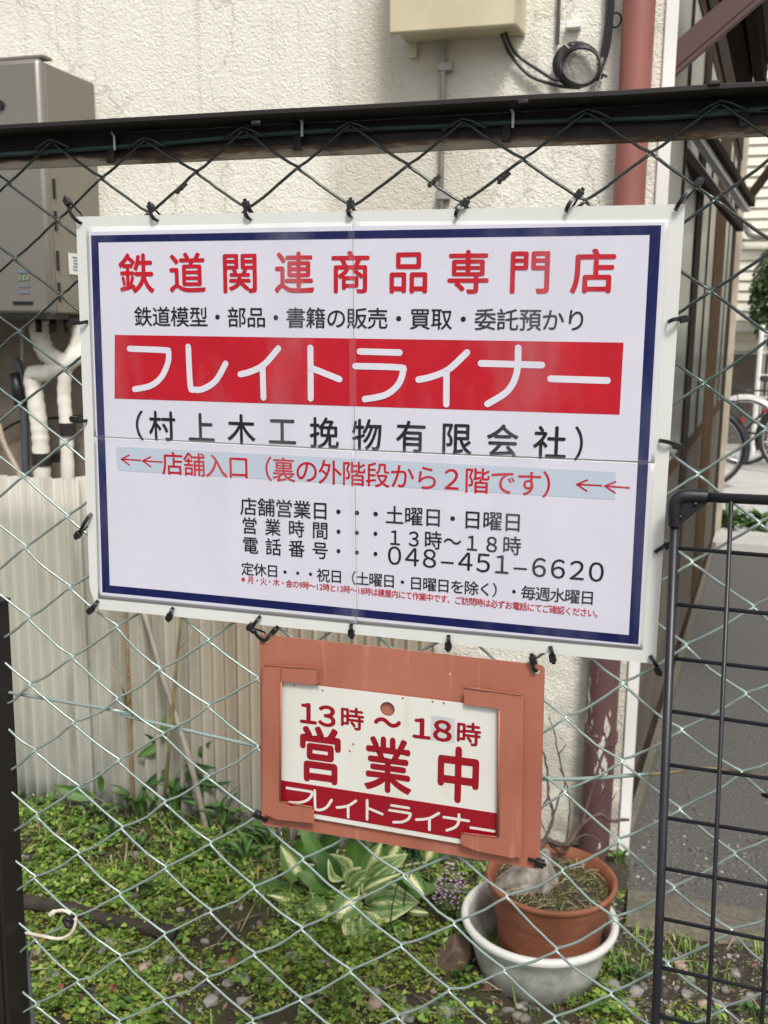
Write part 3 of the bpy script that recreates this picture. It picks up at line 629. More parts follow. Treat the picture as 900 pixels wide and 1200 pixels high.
pipe('wrapped white pipe bending down from the left of the water heater', [A(45, 376), A(47, 395), A(56, 415), A(75, 425)], .026, M['insulation'], name='insulated_pipe', wrap=True)
pipe('thick white wrapped pipe dropping to the corrugated sheet, left of two', [A(100, 408, 1.45), A(80, 425), A(55, 437), A(38, 440), A(42, 470), A(46, 500), A(48, 525), A(50, 575)], [.022]*1 and .024, M['insulation'], name='insulated_pipe', wrap=True, parts=[(A(49, 538), .027)])
pipe('thinner white wrapped pipe dropping to the corrugated sheet, right of two', [A(92, 376, 1.44), A(90, 400, 1.44), A(78, 430), A(75, 460), A(77, 490), A(78, 510), A(80, 575)], .0185, M['insulation'], name='insulated_pipe', wrap=True, parts=[(A(79, 503), .023)])
pipe('dark blue-grey plastic conduit left of the wrapped pipes', [A(18, 420), A(24, 440), A(28, 480), A(31, 575)], .011, M['grey_pipe'], name='conduit')
g = MB(); g.tube([A(17, 437, 1.41), A(24, 475, 1.41)], .017, 10); tag(g.build('black_sleeve', M['black_plastic'], None, smooth=True), 'black tape sleeve round the grey conduit below the water heater', 'sleeve')
pts = [A(26, 372)+(0, 0, 0)]; hp = []
for i in range(90):
    f_ = i/89; q = A(26, 390+f_*32, 1.40); hp.append(q+(.004*math.cos(i*1.2), .004*math.sin(i*1.2), 0))
g = MB(); g.tube([A(26, 375, 1.4)]+hp, .002, 6); tag(g.build('coiled_tube', M['steel_pipe'], None, smooth=True), 'thin ribbed tube hanging below the water heater', 'tube')
pipe('beige hose curving down at the far left under the water heater', [A(-25, 470), A(-5, 490), A(5, 520), A(25, 560), A(35, 590)], .008, M['beige_hose'], name='hose', cat='hose')
pipe('thin black cable looping behind the wrapped pipes', [A(-20, 520, 1.5), A(10, 500, 1.5), A(30, 492, 1.5), A(60, 490, 1.5), A(100, 487, 1.5)], .004, M['coil_cable'], name='cable', cat='cable')
g = MB(); g.box(A(58, 535, 1.46), (.09, .03, .028)); tag(g.build('pipe_bracket', M['dark_brown'], None, bevel=.002), 'dark rusty bracket holding the two wrapped pipes', 'bracket')

# ------------------------------------------------------------------ corrugated sheets
CY = 1.34
cs = thing('corrugated_fence', 'low cream corrugated metal sheeting standing in front of the house wall', 'metal sheeting', (-1.5, CY, 0))
for k, (x0, x1, zt, dy, ph) in enumerate([(-2.9, -2.1, .975, .0, 0), (-2.12, -1.515, .982, -.005, .3), (-1.53, -1.05, .99, .003, .9), (-1.07, -.52, .985, -.004, .2)]):
    n = int((x1-x0)/.004)
    def cf(u, v, x0=x0, x1=x1, zt=zt, dy=dy, ph=ph):
        x = x0+(x1-x0)*u; return (x, CY+dy+.0125*math.sin(2*math.pi*x/.036+ph)+.0015*noise.noise(Vector((x*2, v*2, k))), -.03+(zt+.03)*v+.004*noise.noise(Vector((x*6, 0, 1)))*v)
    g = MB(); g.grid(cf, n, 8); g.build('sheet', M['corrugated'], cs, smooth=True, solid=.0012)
g = MB(); g.box((-1.7, CY+.03, .90), (2.4, .03, .04)); g.build('rail', M['dark_wood'], cs)

# ------------------------------------------------------------------ beyond the lane
hs_ = thing('siding_house', 'cream clapboard house far across the lane at right', 'building', (3.5, 12, 0))
g = MB()
for k in range(38):
    z = .9+k*.12; g.hexa([(-.5, 11.94, z), (9, 11.94, z), (9, 12.1, z), (-.5, 12.1, z), (-.5, 11.97, z+.118), (9, 11.97, z+.118), (9, 12.1, z+.118), (-.5, 12.1, z+.118)])
g.build('siding', M['siding'], hs_)
g = MB(); g.box((4.25, 12.2, 2.6), (9.5, .2, 5.2)); g.build('wall', M['siding'], hs_)
g = MB(); g.box((4.25, 11.85, 1.42), (9.5, .2, .10)); g.build('ledge', M['siding'], hs_, bevel=.01)
g = MB(); g.box((4.25, 11.98, .55), (9.5, .12, 1.1)); g.build('base_wall', M['panel_tan'], hs_)
g = MB(); q = aty(876, 262, 11.8); g.tube(smoothpath([q, q+(.05, 0, -.12), q+(.3, 0, -.16), q+(.42, 0, -.3), q+(.42, 0, -.9)]), .05, 10); g.build('drain', M['steel_pipe'], hs_, smooth=True)
bf = thing('mesh_fence', 'white wire panel fence behind the parked bicycles', 'fence', (1.8, 10.9, 0))
g = MB()
for k in range(60): g.tube([(1.0+k*.05, 10.9, .1), (1.0+k*.05, 10.9, 1.35)], .004, 5)
for z in (.15, .4, .65, .9, 1.15, 1.3, 1.35): g.tube([(1.0, 10.9, z), (4, 10.9, z)], .006, 5)
stuff(g.build('wires', M['white_paint'], bf))
for x in (1.0, 2.5, 4.0):
    g = MB(); g.tube([(x, 10.9, 0), (x, 10.9, 1.45)], .03, 8); g.build('post', M['white_paint'], bf)
def leafcloud(name, c, s, n, size, mat, parent=None):
    P_ = rng.normal(0, 1, (n, 3)); P_ /= np.linalg.norm(P_, axis=1)[:, None]; P_ *= (rng.random(n)**.4)[:, None]; P_ = P_*np.array(s)+np.array(c)
    g = MB()
    for p in P_:
        a = Vector(rng.normal(0, 1, 3)).normalized(); b = a.orthogonal().normalized(); c_ = a.cross(b); p = Vector(p); q = size*(.6+.8*rng.random())
        g.add([p-b*q, p+c_*q*.45, p+b*q, p-c_*q*.45], [(0, 1, 2, 3)])
    return g.build(name, mat, parent)
tr_ = thing('shrub', 'dark green shrub against the far cream house', 'shrub', (1.9, 11, 0))
q = aty(903, 340, 11.2); leafcloud('foliage', (q[0]+.12, 11.3, q[2]-.05), (.34, .3, .62), 3200, .04, M['hedge'], tr_)
g = MB(); g.tube([(q[0]+.1, 11.3, 0), (q[0]+.1, 11.3, q[2])], [.04, .02], 8); g.build('stem', M['twig'], tr_)
q = aty(905, 180, 11.2)

def bicycle(label, rx, Y, face, frame_mat, fender):
    """rear wheel hub at (rx, Y); face=+1 points to +X"""
    t_ = thing('bicycle', label, 'bicycle', (rx, Y, 0), 'bicycles parked across the lane'); r = .335; fx = rx+face*1.08
    for cx in (rx, fx):
        w_ = MB(); w_.tube([(cx+r*math.cos(a_), Y, r+.018+r*math.sin(a_)) for a_ in np.linspace(0, 2*math.pi, 49)[:-1]], .019, 8, closed=True); wo = w_.build('wheel', M['tyre'], t_, smooth=True)
        w_ = MB(); w_.tube([(cx+(r-.022)*math.cos(a_), Y, r+.018+(r-.022)*math.sin(a_)) for a_ in np.linspace(0, 2*math.pi, 49)[:-1]], .010, 6, closed=True); w_.build('rim', M['chrome'], wo, smooth=True)
        w_ = MB()
        for k in range(28):
            a_ = 2*math.pi*k/28; w_.tube([(cx+.02*math.cos(a_+.5), Y+.02*(-1)**k, r+.018+.02*math.sin(a_+.5)), (cx+(r-.02)*math.cos(a_), Y, r+.018+(r-.02)*math.sin(a_))], .0015, 4)
        w_.build('spokes', M['chrome'], wo)
        w_ = MB(); w_.tube([(cx, Y-.05, r+.018), (cx, Y+.05, r+.018)], .02, 10); w_.build('hub', M['chrome'], wo)
        w_ = MB(); a0, a1 = (R(15), R(200)) if (cx == rx) == (face > 0) else (R(-20), R(165)); n = 24; pts = []
        vs = []; fs = []
        for k in range(n+1):
            a_ = a0+(a1-a0)*k/n
            for dy, dr in ((-.034, -.045), (0, .006), (.034, -.045)): vs.append((cx+(r+.045+dr)*math.cos(a_), Y+dy, r+.018+(r+.045+dr)*math.sin(a_)))
        for k in range(n):
            for j in (0, 1): fs.append((k*3+j, k*3+j+1, k*3+j+4, k*3+j+3))
        w_.add(vs, fs); w_.build('mudguard', fender, t_, smooth=True, solid=.003)
    H = r+.018; bb = Vector((rx+face*.45, Y, .28)); st_ = Vector((rx+face*.30, Y, .78)); hd = Vector((fx-face*.22, Y, .85)); hd2 = Vector((fx-face*.17, Y, .66)); rh = Vector((rx, Y, H)); fh = Vector((fx, Y, H))
    g = MB(); g.tube([bb, st_], .016, 10); g.tube([hd, hd2], .02, 10); g.tube(smoothpath([hd2, (rx+face*.66, Y, .40), bb]), .018, 10)
    g.tube(smoothpath([hd+Vector((0, 0, -.06)), (rx+face*.62, Y, .52), bb.lerp(st_, .4)]), .014, 10)
    for dy in (-.05, .05): g.tube([rh+Vector((0, dy, 0)), bb+Vector((0, dy*.4, 0))], .009, 8); g.tube([rh+Vector((0, dy, 0)), bb.lerp(st_, .85)+Vector((0, dy*.3, 0))], .008, 8)
    g.build('frame', frame_mat, t_, smooth=True)
    g = MB()
    for dy in (-.045, .045): g.tube(smoothpath([hd2+Vector((0, dy*.5, 0)), hd2.lerp(fh, .5)+Vector((-face*.01, dy, 0)), fh+Vector((0, dy, 0))]), .011, 8)
    g.build('fork', frame_mat, t_, smooth=True)
    g = MB(); g.tube([hd, hd+Vector((-face*.02, 0, .14))], .013, 8); g.tube(smoothpath([hd+Vector((-face*.22, -.27, .18)), hd+Vector((-face*.02, -.22, .18)), hd+Vector((0, 0, .14)), hd+Vector((-face*.02, .22, .18)), hd+Vector((-face*.22, .27, .18))]), .011, 8); g.build('handlebar', M['chrome'], t_, smooth=True)
    for sy in (-1, 1):
        g = MB(); g.tube([hd+Vector((-face*.22, .27*sy, .18)), hd+Vector((-face*.11, .255*sy, .18))], .017, 8); g.build('grip', M['tyre'], t_)
    g = MB(); g.tube([st_, st_+Vector((-face*.03, 0, .1))], .012, 8); g.build('seatpost', M['chrome'], t_)
    sc_ = st_+Vector((-face*.05, 0, .13)); g = MB()
    g.grid(lambda u, v: (sc_.x+face*(-.12+.27*u), Y+(.09*(1-u)**.8+.02)*math.cos(math.pi*v), sc_.z-.03+.045*math.sin(math.pi*v)*(1-.3*u)), 10, 10); g.build('saddle', M['tyre'], t_, smooth=True, solid=.01)
    g = MB()
    for dy in (-.07, 0, .07): g.tube([(rx-face*.22, Y+dy, .78), (rx+face*.2, Y+dy, .78)], .006, 6)
    for dx in (-.2, 0, .18): g.tube([(rx+face*dx, Y-.07, .78), (rx+face*dx, Y+.07, .78)], .006, 6)
    for dy in (-.07, .07): g.tube([(rx-face*.1, Y+dy, .78), (rx, Y+dy*.8, H)], .006, 6)
    g.build('rear_rack', M['bike_frame'], t_, smooth=True)
    g = MB(); g.box((rx-face*.30, Y, .62), (.02, .05, .04)); g.build('reflector', M['red_plastic'], t_)
    g = MB(); bx, bz = fx-face*.02, .86
    for k in range(7):
        f_ = k/6; 
        for z in (bz, bz+.22): g.tube([(bx-.16+.32*f_, Y-.13, z), (bx-.16+.32*f_, Y+.13, z)], .003, 4) if z == bz else None
        for sy in (-1, 1): g.tube([(bx-.15+.30*f_, Y+.12*sy, bz), (bx-.18+.36*f_, Y+.15*sy, bz+.24)], .003, 4)
    for z, e in ((bz, 0), (bz+.12, .015), (bz+.24, .03)): g.tube([(bx-.15-e, Y-.12-e, z), (bx+.15+e, Y-.12-e, z), (bx+.15+e, Y+.12+e, z), (bx-.15-e, Y+.12+e, z)], .004, 5, closed=True)
    g.build('basket', M['bike_frame'], t_)
    g = MB(); g.tube([bb+Vector((0, -.06, 0)), bb+Vector((0, .06, 0))], .02, 8); g.tube([bb+Vector((0, -.07, 0)), bb+Vector((face*.1, -.07, -.13))], .009, 6); g.tube([bb+Vector((0, .07, 0)), bb+Vector((-face*.1, .07, .13))], .009, 6)
    g.box(bb+Vector((face*.1, -.11, -.13)), (.08, .07, .02)); g.box(bb+Vector((-face*.1, .11, .13)), (.08, .07, .02)); g.build('crank', M['bike_frame'], t_)
    return t_
q = atz(868, 545); bicycle('bicycle with white mudguards, its rear wheel beside the cream facade post', q[0], q[1], 1, M['bike_frame'], M['white_paint'])
q = atz(930, 556); bicycle('third bicycle at the right edge of view behind the gate', q[0], q[1], 1, M['bike_frame'], M['bike_frame'])
q = atz(822, 572); bicycle('dark bicycle mostly hidden behind the facade, only its front tyre edge showing', q[0], q[1], -1, M['bike_frame'], M['bike_frame'])

# ------------------------------------------------------------------ ground cover
def inbed(x, y): return (x < -.03 or y < 1.19) and y < 1.53
MB_clump = lambda x, y, s, o: noise.noise(Vector((x*s+o, y*s, o)))
def green_density(x, y):
    d = .55+1.4*MB_clump(x, y, 4, 2)+.6*MB_clump(x, y, 13, 6)
    if x > -.25: d -= min(.75, (x+.25)*2.2)
    return d
def scatter(n, x0=-2.4, x1=.9, y0=-.05, y1=1.33, fn=None):
    out = []
    while len(out) < n:
        x = x0+(x1-x0)*random.random(); y = y0+(y1-y0)*random.random()**.8
        if inbed(x, y) and (fn is None or random.random() < fn(x, y)): out.append((x, y))
    return out
g = MB()
for x, y in scatter(9000, x1=.5, y0=.35, fn=lambda x, y: green_density(x, y)*(.5 if y < .98 else .9)*(1 if MB_clump(x, y, 9, 7) > -.1 else .25)):
    z = hgt(x, y); h = .006+.028*random.random(); s = .0040+.0085*random.random()**1.5*(1.5 if MB_clump(x, y, 6, 11) > .1 else 1); a0 = random.random()*6.28; tx, ty = random.gauss(0, .35), random.gauss(-.15, .35)
    for k in range(3):
        a = a0+k*2.094; ca, sa = math.cos(a), math.sin(a)
        def q(r, w_): 
            X_, Y_ = ca*r-sa*w_, sa*r+ca*w_; return (x+X_, y+Y_, z+h+X_*tx+Y_*ty-.15*r)
        g.add([q(.0, 0), q(s*.8, -s*.62), q(s*1.25, -s*.35), q(s*1.05, 0), q(s*1.25, s*.35), q(s*.8, s*.62)], [(0, 1, 2, 3), (0, 3, 4, 5)])
stuff(g.build('clover_cover', M['clover']), 'bright green clover growing over the soil behind the fence', 'clover')
g = MB()
for x, y in scatter(42000, x1=.55, y0=.45, fn=lambda x, y: max(0, green_density(x, y)*(1.2 if y < 1.08 else .4)*(1 if MB_clump(x, y, 12, 4) > -.15 else .2))):
    z = hgt(x, y)+.002+.012*random.random()*max(0, .5+MB_clump(x, y, 25, 1)); s = .0022+.0032*random.random(); a = random.random()*6.28; tl = random.gauss(0, .5); ca, sa = math.cos(a)*s, math.sin(a)*s
    g.add([(x-ca, y-sa, z-tl*s*.5), (x+sa*.6, y-ca*.6, z), (x+ca, y+sa, z+tl*s*.5), (x-sa*.6, y+ca*.6, z+.001)], [(0, 1, 2, 3)])
stuff(g.build('moss_cover', M['moss']), 'yellow-green mossy tiny weeds carpeting the soil near the fence', 'moss')
g = MB()
for x, y in scatter(2600, x1=.45, y0=.5, fn=lambda x, y: (.9 if y > 1.0 else .3)*(1 if MB_clump(x, y, 7, 21) > 0 else .15)):
    z = hgt(x, y); a = random.random()*6.28; L = .015+.05*random.random()**2; wd = .0008+.0016*random.random(); ca, sa = math.cos(a), math.sin(a); ln = .3+.7*random.random()
    p0 = Vector((x, y, z)); p1 = p0+Vector((ca*L*ln*.4, sa*L*ln*.4, L*.7)); p2 = p0+Vector((ca*L*ln, sa*L*ln, L*(.95-.5*ln))); q = Vector((-sa, ca, 0))*wd
    g.add([p0-q, p0+q, p1+q, p1-q, p2], [(0, 1, 2, 3), (3, 2, 4)])
stuff(g.build('grass_blades', M['clover']), 'thin green grass blades growing among the clover', 'grass')
# pebbles
ico = [(0, 0, 1), (.894, 0, .447), (.276, .851, .447), (-.724, .526, .447), (-.724, -.526, .447), (.276, -.851, .447), (.724, .526, -.447), (-.276, .851, -.447), (-.894, 0, -.447), (-.276, -.851, -.447), (.724, -.526, -.447), (0, 0, -1)]
icf = [(0, 1, 2), (0, 2, 3), (0, 3, 4), (0, 4, 5), (0, 5, 1), (1, 6, 2), (2, 7, 3), (3, 8, 4), (4, 9, 5), (5, 10, 1), (2, 6, 7), (3, 7, 8), (4, 8, 9), (5, 9, 10), (1, 10, 6), (11, 7, 6), (11, 8, 7), (11, 9, 8), (11, 10, 9), (11, 6, 10)]
def pebble(g, x, y, z, s):
    a = random.random()*6.28; sx, sy, sz = s*(.8+.6*random.random()), s*(.7+.4*random.random()), s*(.45+.3*random.random()); ca, sa = math.cos(a), math.sin(a)
    vs = []
    for v in ico:
        k = 1+random.uniform(-.22, .22); X_, Y_, Z_ = v[0]*sx*k, v[1]*sy*k, v[2]*sz*k; vs.append((x+X_*ca-Y_*sa, y+X_*sa+Y_*ca, z+Z_))
    g.add(vs, icf)
g = MB()
for x, y in scatter(2300, x1=.9, y0=.3, fn=lambda x, y: .55 if x > -.3 else (.28 if y < 1.08 else .12)):
    s = .003+.009*random.random()**2.2; pebble(g, x, y, hgt(x, y)+s*.2, s)
for x, y in scatter(3800, x0=-.1, x1=.9, y0=.45, fn=lambda x, y: .9):
    s = .0018+.004*random.random()**2; pebble(g, x, y, hgt(x, y)+s*.3, s)
stuff(g.build('gravel', M['pebble']), 'small grey and brown gravel strewn over the soil', 'gravel')
g = MB()
for k in range(700):
    x = .0+.9*random.random(); y = 1.41+.25*abs(random.gauss(0, 1))+.1*x; s = .002+.004*random.random()**2; pebble(g, x, y, s*.3, s)
stuff(g.build('loose_grit', M['pebble']), 'loose grit scattered on the asphalt behind the kerb', 'grit')
g = MB()
for x, y in scatter(1500, y0=.6, fn=lambda x, y: .9 if (y > 1.08 and x < -.5) else .18):
    z = hgt(x, y)+.006+.03*random.random()**2; a = random.random()*3.14; L = .012+.07*random.random()**1.5; wd = .0007+.0012*random.random(); dz = random.gauss(0, .18)*L
    ca, sa = math.cos(a), math.sin(a); g.add([(x-ca*L/2-sa*wd, y-sa*L/2+ca*wd, z-dz), (x-ca*L/2+sa*wd, y-sa*L/2-ca*wd, z-dz), (x+sa*wd, y-ca*wd, z+.004), (x-sa*wd, y+ca*wd, z+.004), (x+ca*L/2, y+sa*L/2, z+dz)], [(0, 1, 2, 3), (3, 2, 4)])
stuff(g.build('dry_straw', M['straw']), 'dry straw and stalk bits lying among the weeds', 'straw')
g = MB()
for x, y in scatter(1500, y0=.5, fn=lambda x, y: .8 if (y > 1.05 and x < -.4) else .22):
    z = hgt(x, y)+.004+.01*random.random(); s = .003+.008*random.random(); a = random.random()*6.28; ca, sa = math.cos(a)*s, math.sin(a)*s; t1 = random.gauss(0, .5)*s
    g.add([(x-ca, y-sa, z-t1), (x+sa*.4, y-ca*.4, z+.002), (x+ca, y+sa, z+t1), (x-sa*.4, y+ca*.4, z)], [(0, 1, 2), (0, 2, 3)])
stuff(g.build('leaf_litter', M['litter']), 'brown dead leaf litter between the clover', 'leaf litter')
# bigger stones: pieces of the soil bed
for k, (px, py, s, mn) in enumerate([(130, 1110, .017, 'stone'), (118, 1118, .012, 'stone'), (170, 1135, .014, 'stone_pink'), (198, 1130, .015, 'stone'), (130, 1158, .013, 'stone_red'), (72, 1155, .011, 'stone_red'), (60, 1146, .016, 'stone'), (274, 1128, .018, 'stone_red'), (262, 1130, .013, 'stone_pink'), (285, 1145, .018, 'stone'), (268, 1150, .013, 'stone'), (222, 1145, .014, 'stone'), (248, 1172, .016, 'stone'), (345, 1122, .022, 'stone'), (392, 1130, .018, 'stone'), (315, 1147, .013, 'stone_pink'), (285, 1172, .014, 'stone'), (422, 1160, .013, 'stone'), (440, 1180, .02, 'stone_pink'), (478, 1190, .018, 'stone'), (522, 1187, .02, 'stone'), (470, 1172, .012, 'stone'), (497, 1186, .013, 'stone'), (440, 1165, .012, 'stone'), (745, 1160, .016, 'stone'), (825, 1178, .014, 'stone_pink'), (862, 1140, .014, 'stone'), (798, 1132, .016, 'stone_pink'), (850, 1160, .012, 'stone'), (805, 1165, .012, 'stone'), (720, 1155, .018, 'stone'), (735, 1175, .012, 'stone'), (240, 1104, .01, 'stone'), (365, 1092, .012, 'stone'), (208, 1147, .012, 'stone_pink'), (880, 1165, .012, 'stone'), (842, 1176, .011, 'stone_pink')]):
    q = atz(px, py, .015); g = MB(); s *= 1.2; pebble(g, q[0], q[1], hgt(q[0], q[1])+s*.3, s)
    o = g.build('stone', M[mn], bed, bevel=s*.12)
g = MB(); q = atz(532, 1120, .03); c_ = Vector((q[0], q[1], .03)); rr = Matrix.Rotation(R(25), 3, 'Y') @ Matrix.Rotation(R(20), 3, 'Z')
g.hexa([c_+rr @ Vector(p) for p in [(-.038, -.03, -.03), (.03, -.035, -.04), (.042, .03, -.03), (-.03, .035, -.03), (-.022, -.022, .038), (.028, -.018, .03), (.03, .022, .035), (-.015, .026, .042)]])
tag(g.build('rock', M['stone_brown'], bevel=.006), 'angular brown rock beside the white basin', 'rock')
# dark rotten timber
a = atz(-120, 1022, .035); b = atz(205, 1095, .035); tb = MB(); tb.tube([Vector(a).lerp(Vector(b), k/14)+Vector((0, .01*noise.noise(Vector((k*.4, 0, 0))), .004*noise.noise(Vector((k*.6, 4, 0))))) for k in range(15)], [.017+.004*noise.noise(Vector((k, 1, 1))) for k in range(15)], 10)
tag(tb.build('timber', M['dark_wood'], smooth=True), 'dark rotten timber lying in the clover at lower left', 'timber')

# ------------------------------------------------------------------ plants
def blade(g, base, tip, width, droop=.02, cup=.15, nseg=8, side=None, power=.8, stem=.0):
    """leaf from base to tip with a rounded outline; droop bends it up in the middle"""
    base = V(base); tip = V(tip); d = tip-base; s_ = Vector(side) if side is not None else d.cross(Vector((0, 0, 1)))
    s_ = s_.normalized(); up = s_.cross(d).normalized(); up = up if up.z > 0 else -up
    def fn(u, v):
        w_ = width*(math.sin(math.pi*min(1, max(0, v))**power))*.5; x = (u-.5)*2
        return base+d*v+up*(droop*math.sin(math.pi*v))+s_*x*w_+up*(abs(x)*w_*cup*2-cup*w_)+up*(.006*width/.05*math.sin(v*9+x*2)*.25)
    g.grid(fn, 6, nseg, uv=True)
HO = thing('hosta', 'variegated hosta with cream striped leaves under the red signboard', 'plant', (-.62, 1.12, 0))
def hleaf(p0, p1, Y0, Y1, wpx, kind, droop=.02, stemto=None):
    a = aty(*p0, Y0); b = aty(*p1, Y1); wd = wpx*2.35/F*1.15; g = MB(); d = V(b)-V(a); sd_ = d.cross(V(FW)*.8+Vector((0, 0, -.5))).normalized()
    blade(g, a, b, wd, droop, .25, 10, side=sd_, power=.85); o = g.build('leaf', M[kind], HO, smooth=True)
    if stemto is not None:
        g = MB(); e = V(stemto); m_ = (e+V(a))/2+Vector((0, 0, .02)); g.tube(smoothpath([e, m_, a], 5), [.004]*6+[.003]*5, 6); g.build('leaf_stem', M['hosta_stem'], o, smooth=True)
HC = Vector((-.66, 1.17, .0))
hleaf((355, 1030), (328, 990), 1.10, 1.06, 28, 'hosta_pale', .01, V(atz(368, 1055, .02)))
hleaf((375, 1065), (312, 1048), 1.10, 1.04, 16, 'hosta_pale', .01, HC)
hleaf((362, 1062), (328, 1102), 1.06, .98, 30, 'hosta_pale', .02, HC)
hleaf((388, 1058), (352, 1082), 1.06, .99, 26, 'hosta_pale', .015, HC)
hleaf((345, 1070), (283, 1095), 1.08, 1.0, 32, 'hosta_green', .02, HC)
hleaf((420, 1050), (388, 1082), 1.07, 1.0, 26, 'hosta_pale', .02, HC)
hleaf((422, 1070), (392, 1112), 1.05, .97, 28, 'hosta_green', .02, HC)
hleaf((420, 1068), (433, 1126), 1.04, .95, 40, 'hosta_green', .03, HC)
hleaf((430, 1060), (492, 1058), 1.08, 1.04, 46, 'hosta_green', .03, HC)
hleaf((430, 1030), (448, 985), 1.12, 1.12, 24, 'hosta_pale', .01, HC)
hleaf((405, 1030), (385, 1000), 1.12, 1.10, 30, 'hosta_green', .01, HC)
hleaf((425, 1045), (475, 1022), 1.06, 1.02, 12, 'hosta_pale', .03, HC)
hleaf((475, 1022), (498, 1050), 1.06, 1.00, 18, 'hosta_pale', .02)
hleaf((468, 1082), (480, 1106), 1.02, .99, 18, 'hosta_green', .01, HC)
hleaf((480, 1068), (503, 1070), 1.02, 1.0, 10, 'hosta_pale', .01)
hleaf((410, 1045), (440, 1015), 1.13, 1.12, 34, 'hosta_green', .02, HC)
hleaf((370, 1030), (395, 1005), 1.14, 1.14, 22, 'leaf_green', .01, HC)
hleaf((455, 1010), (470, 985), 1.12, 1.12, 22, 'hosta_pale', .01, HC)
hleaf((500, 1010), (510, 985), 1.05, 1.05, 20, 'hosta_pale', .01, HC)
hleaf((345, 1010), (372, 975), 1.18, 1.18, 22, 'leaf_green', .01, HC)
hleaf((380, 1000), (400, 965), 1.18, 1.18, 22, 'leaf_dark', .01, HC)
for p0_, p1_, w_, k_ in [((395, 1045), (340, 1015), 24, 'leaf_green'), ((440, 1050), (520, 1040), 26, 'leaf_green'), ((400, 1040), (360, 985), 22, 'leaf_dark'), ((430, 1035), (480, 1000), 26, 'hosta_green'), ((385, 1055), (300, 1075), 20, 'hosta_pale'), ((370, 1050), (270, 1040), 22, 'leaf_green'), ((375, 1060), (290, 1110), 22, 'hosta_green'), ((430, 1040), (455, 965), 20, 'leaf_dark'), ((390, 1030), (345, 960), 18, 'leaf_green'), ((450, 1060), (510, 1085), 22, 'hosta_green'), ((400, 1070), (372, 1120), 22, 'hosta_green'), ((415, 1035), (418, 975), 24, 'leaf_green')]:
    hleaf(p0_, p1_, 1.12, 1.1, w_, k_, .03, HC)
# narrow green leaves between corrugated sheet and hosta
def spray(label, px, py, n, L, name='leafy_weed', wd=.012, mat='leaf_green', spread=.6, seed=1, Y=None):
    rnd = random.Random(seed); c = atz(px, py, .01) if Y is None else np.array([*aty(px, py, Y)]); c = V(c); t_ = thing(name, label, 'plant', (c.x, c.y, 0))
    for k in range(n):
        a = rnd.random()*6.28; h = rnd.random(); st = c+Vector((math.cos(a)*.01, math.sin(a)*.01, 0)); top = c+Vector((math.cos(a)*spread*L*h, math.sin(a)*spread*L*h*.6, L*(1-.55*h)*(.5+.5*rnd.random())))
        g = MB(); blade(g, st.lerp(top, .25), top+Vector((math.cos(a)*L*.25, math.sin(a)*L*.2, -.1*L)), wd*(.7+.6*rnd.random()), .15*L, .2, 7); o = g.build('leaf', M[mat if rnd.random() < .7 else 'leaf_dark'], t_, smooth=True)
        g = MB(); g.tube([st-Vector((0, 0, .01)), st.lerp(top, .27)], .0014, 5); g.build('stalk', M['stem_green'], o)
    return t_
spray('tuft of narrow green leaves at the foot of the corrugated sheet, left of the canes', 110, 962, 12, .10, seed=2, wd=.018)
spray('tuft of bladed leaves below the leaning grey stick', 235, 1015, 16, .14, seed=3, wd=.012)
spray('leafy tuft just left of the hosta', 290, 1020, 16, .14, seed=4, wd=.016)
spray('grass tuft under the left corner of the signboard', 335, 985, 14, .13, seed=5, wd=.010)
spray('weed with broad leaves right of the hosta', 505, 1055, 16, .11, seed=6, wd=.020)
spray('small leafy weed at the right side of the white basin', 738, 1148, 16, .05, seed=8, wd=.018, spread=.9)
spray('small weed by the house corner behind the terracotta pot', 727, 1010, 10, .06, seed=9, wd=.014)
spray('low weed at left of the white basin', 545, 1150, 12, .05, seed=10, wd=.02, spread=.9)
spray('yellow-green weed between the gate bars at lower right', 880, 1190, 14, .04, seed=12, wd=.012, spread=1)
spray('leafy weed in front of the dark timber', 170, 1050, 14, .07, seed=13, wd=.016, spread=.9)
spray('weed patch beside the fence post at lower left', 75, 1010, 12, .06, seed=14, wd=.016, spread=.9)
spray('leafy weed beneath the tall canes', 160, 1000, 12, .08, seed=15, wd=.014, spread=.9)
spray('dark leafy weed behind the hosta', 400, 985, 18, .13, seed=16, wd=.022, mat='leaf_dark')
spray('dark leafy weed behind the lilac flowers', 490, 1012, 18, .13, seed=17, wd=.022, mat='leaf_dark')
spray('weeds growing behind the far kerb', 850, 628, 40, .30, seed=18, wd=.05, spread=1.2)
spray('weeds behind the far kerb at the right edge', 890, 628, 40, .28, seed=19, wd=.05, spread=1.2)
for k_, (px_, py_, n_, L_) in enumerate([(165, 965, 16, .20), (205, 968, 20, .24), (262, 985, 16, .20), (60, 950, 10, .08), (320, 1005, 14, .16), (130, 985, 14, .09)]):
    spray(['tall bladed shoots round the foot of the brown cane', 'tall bladed shoots round the foot of the olive cane', 'tall leafy shoots right of the leaning grey stick', 'low leaves at the foot of the sheeting by the left post', 'bladed shoots below the lower left corner of the salmon holder', 'low green leaves between the left post and the canes'][k_], px_, py_, n_, L_, seed=30+k_, wd=.016, spread=.7)
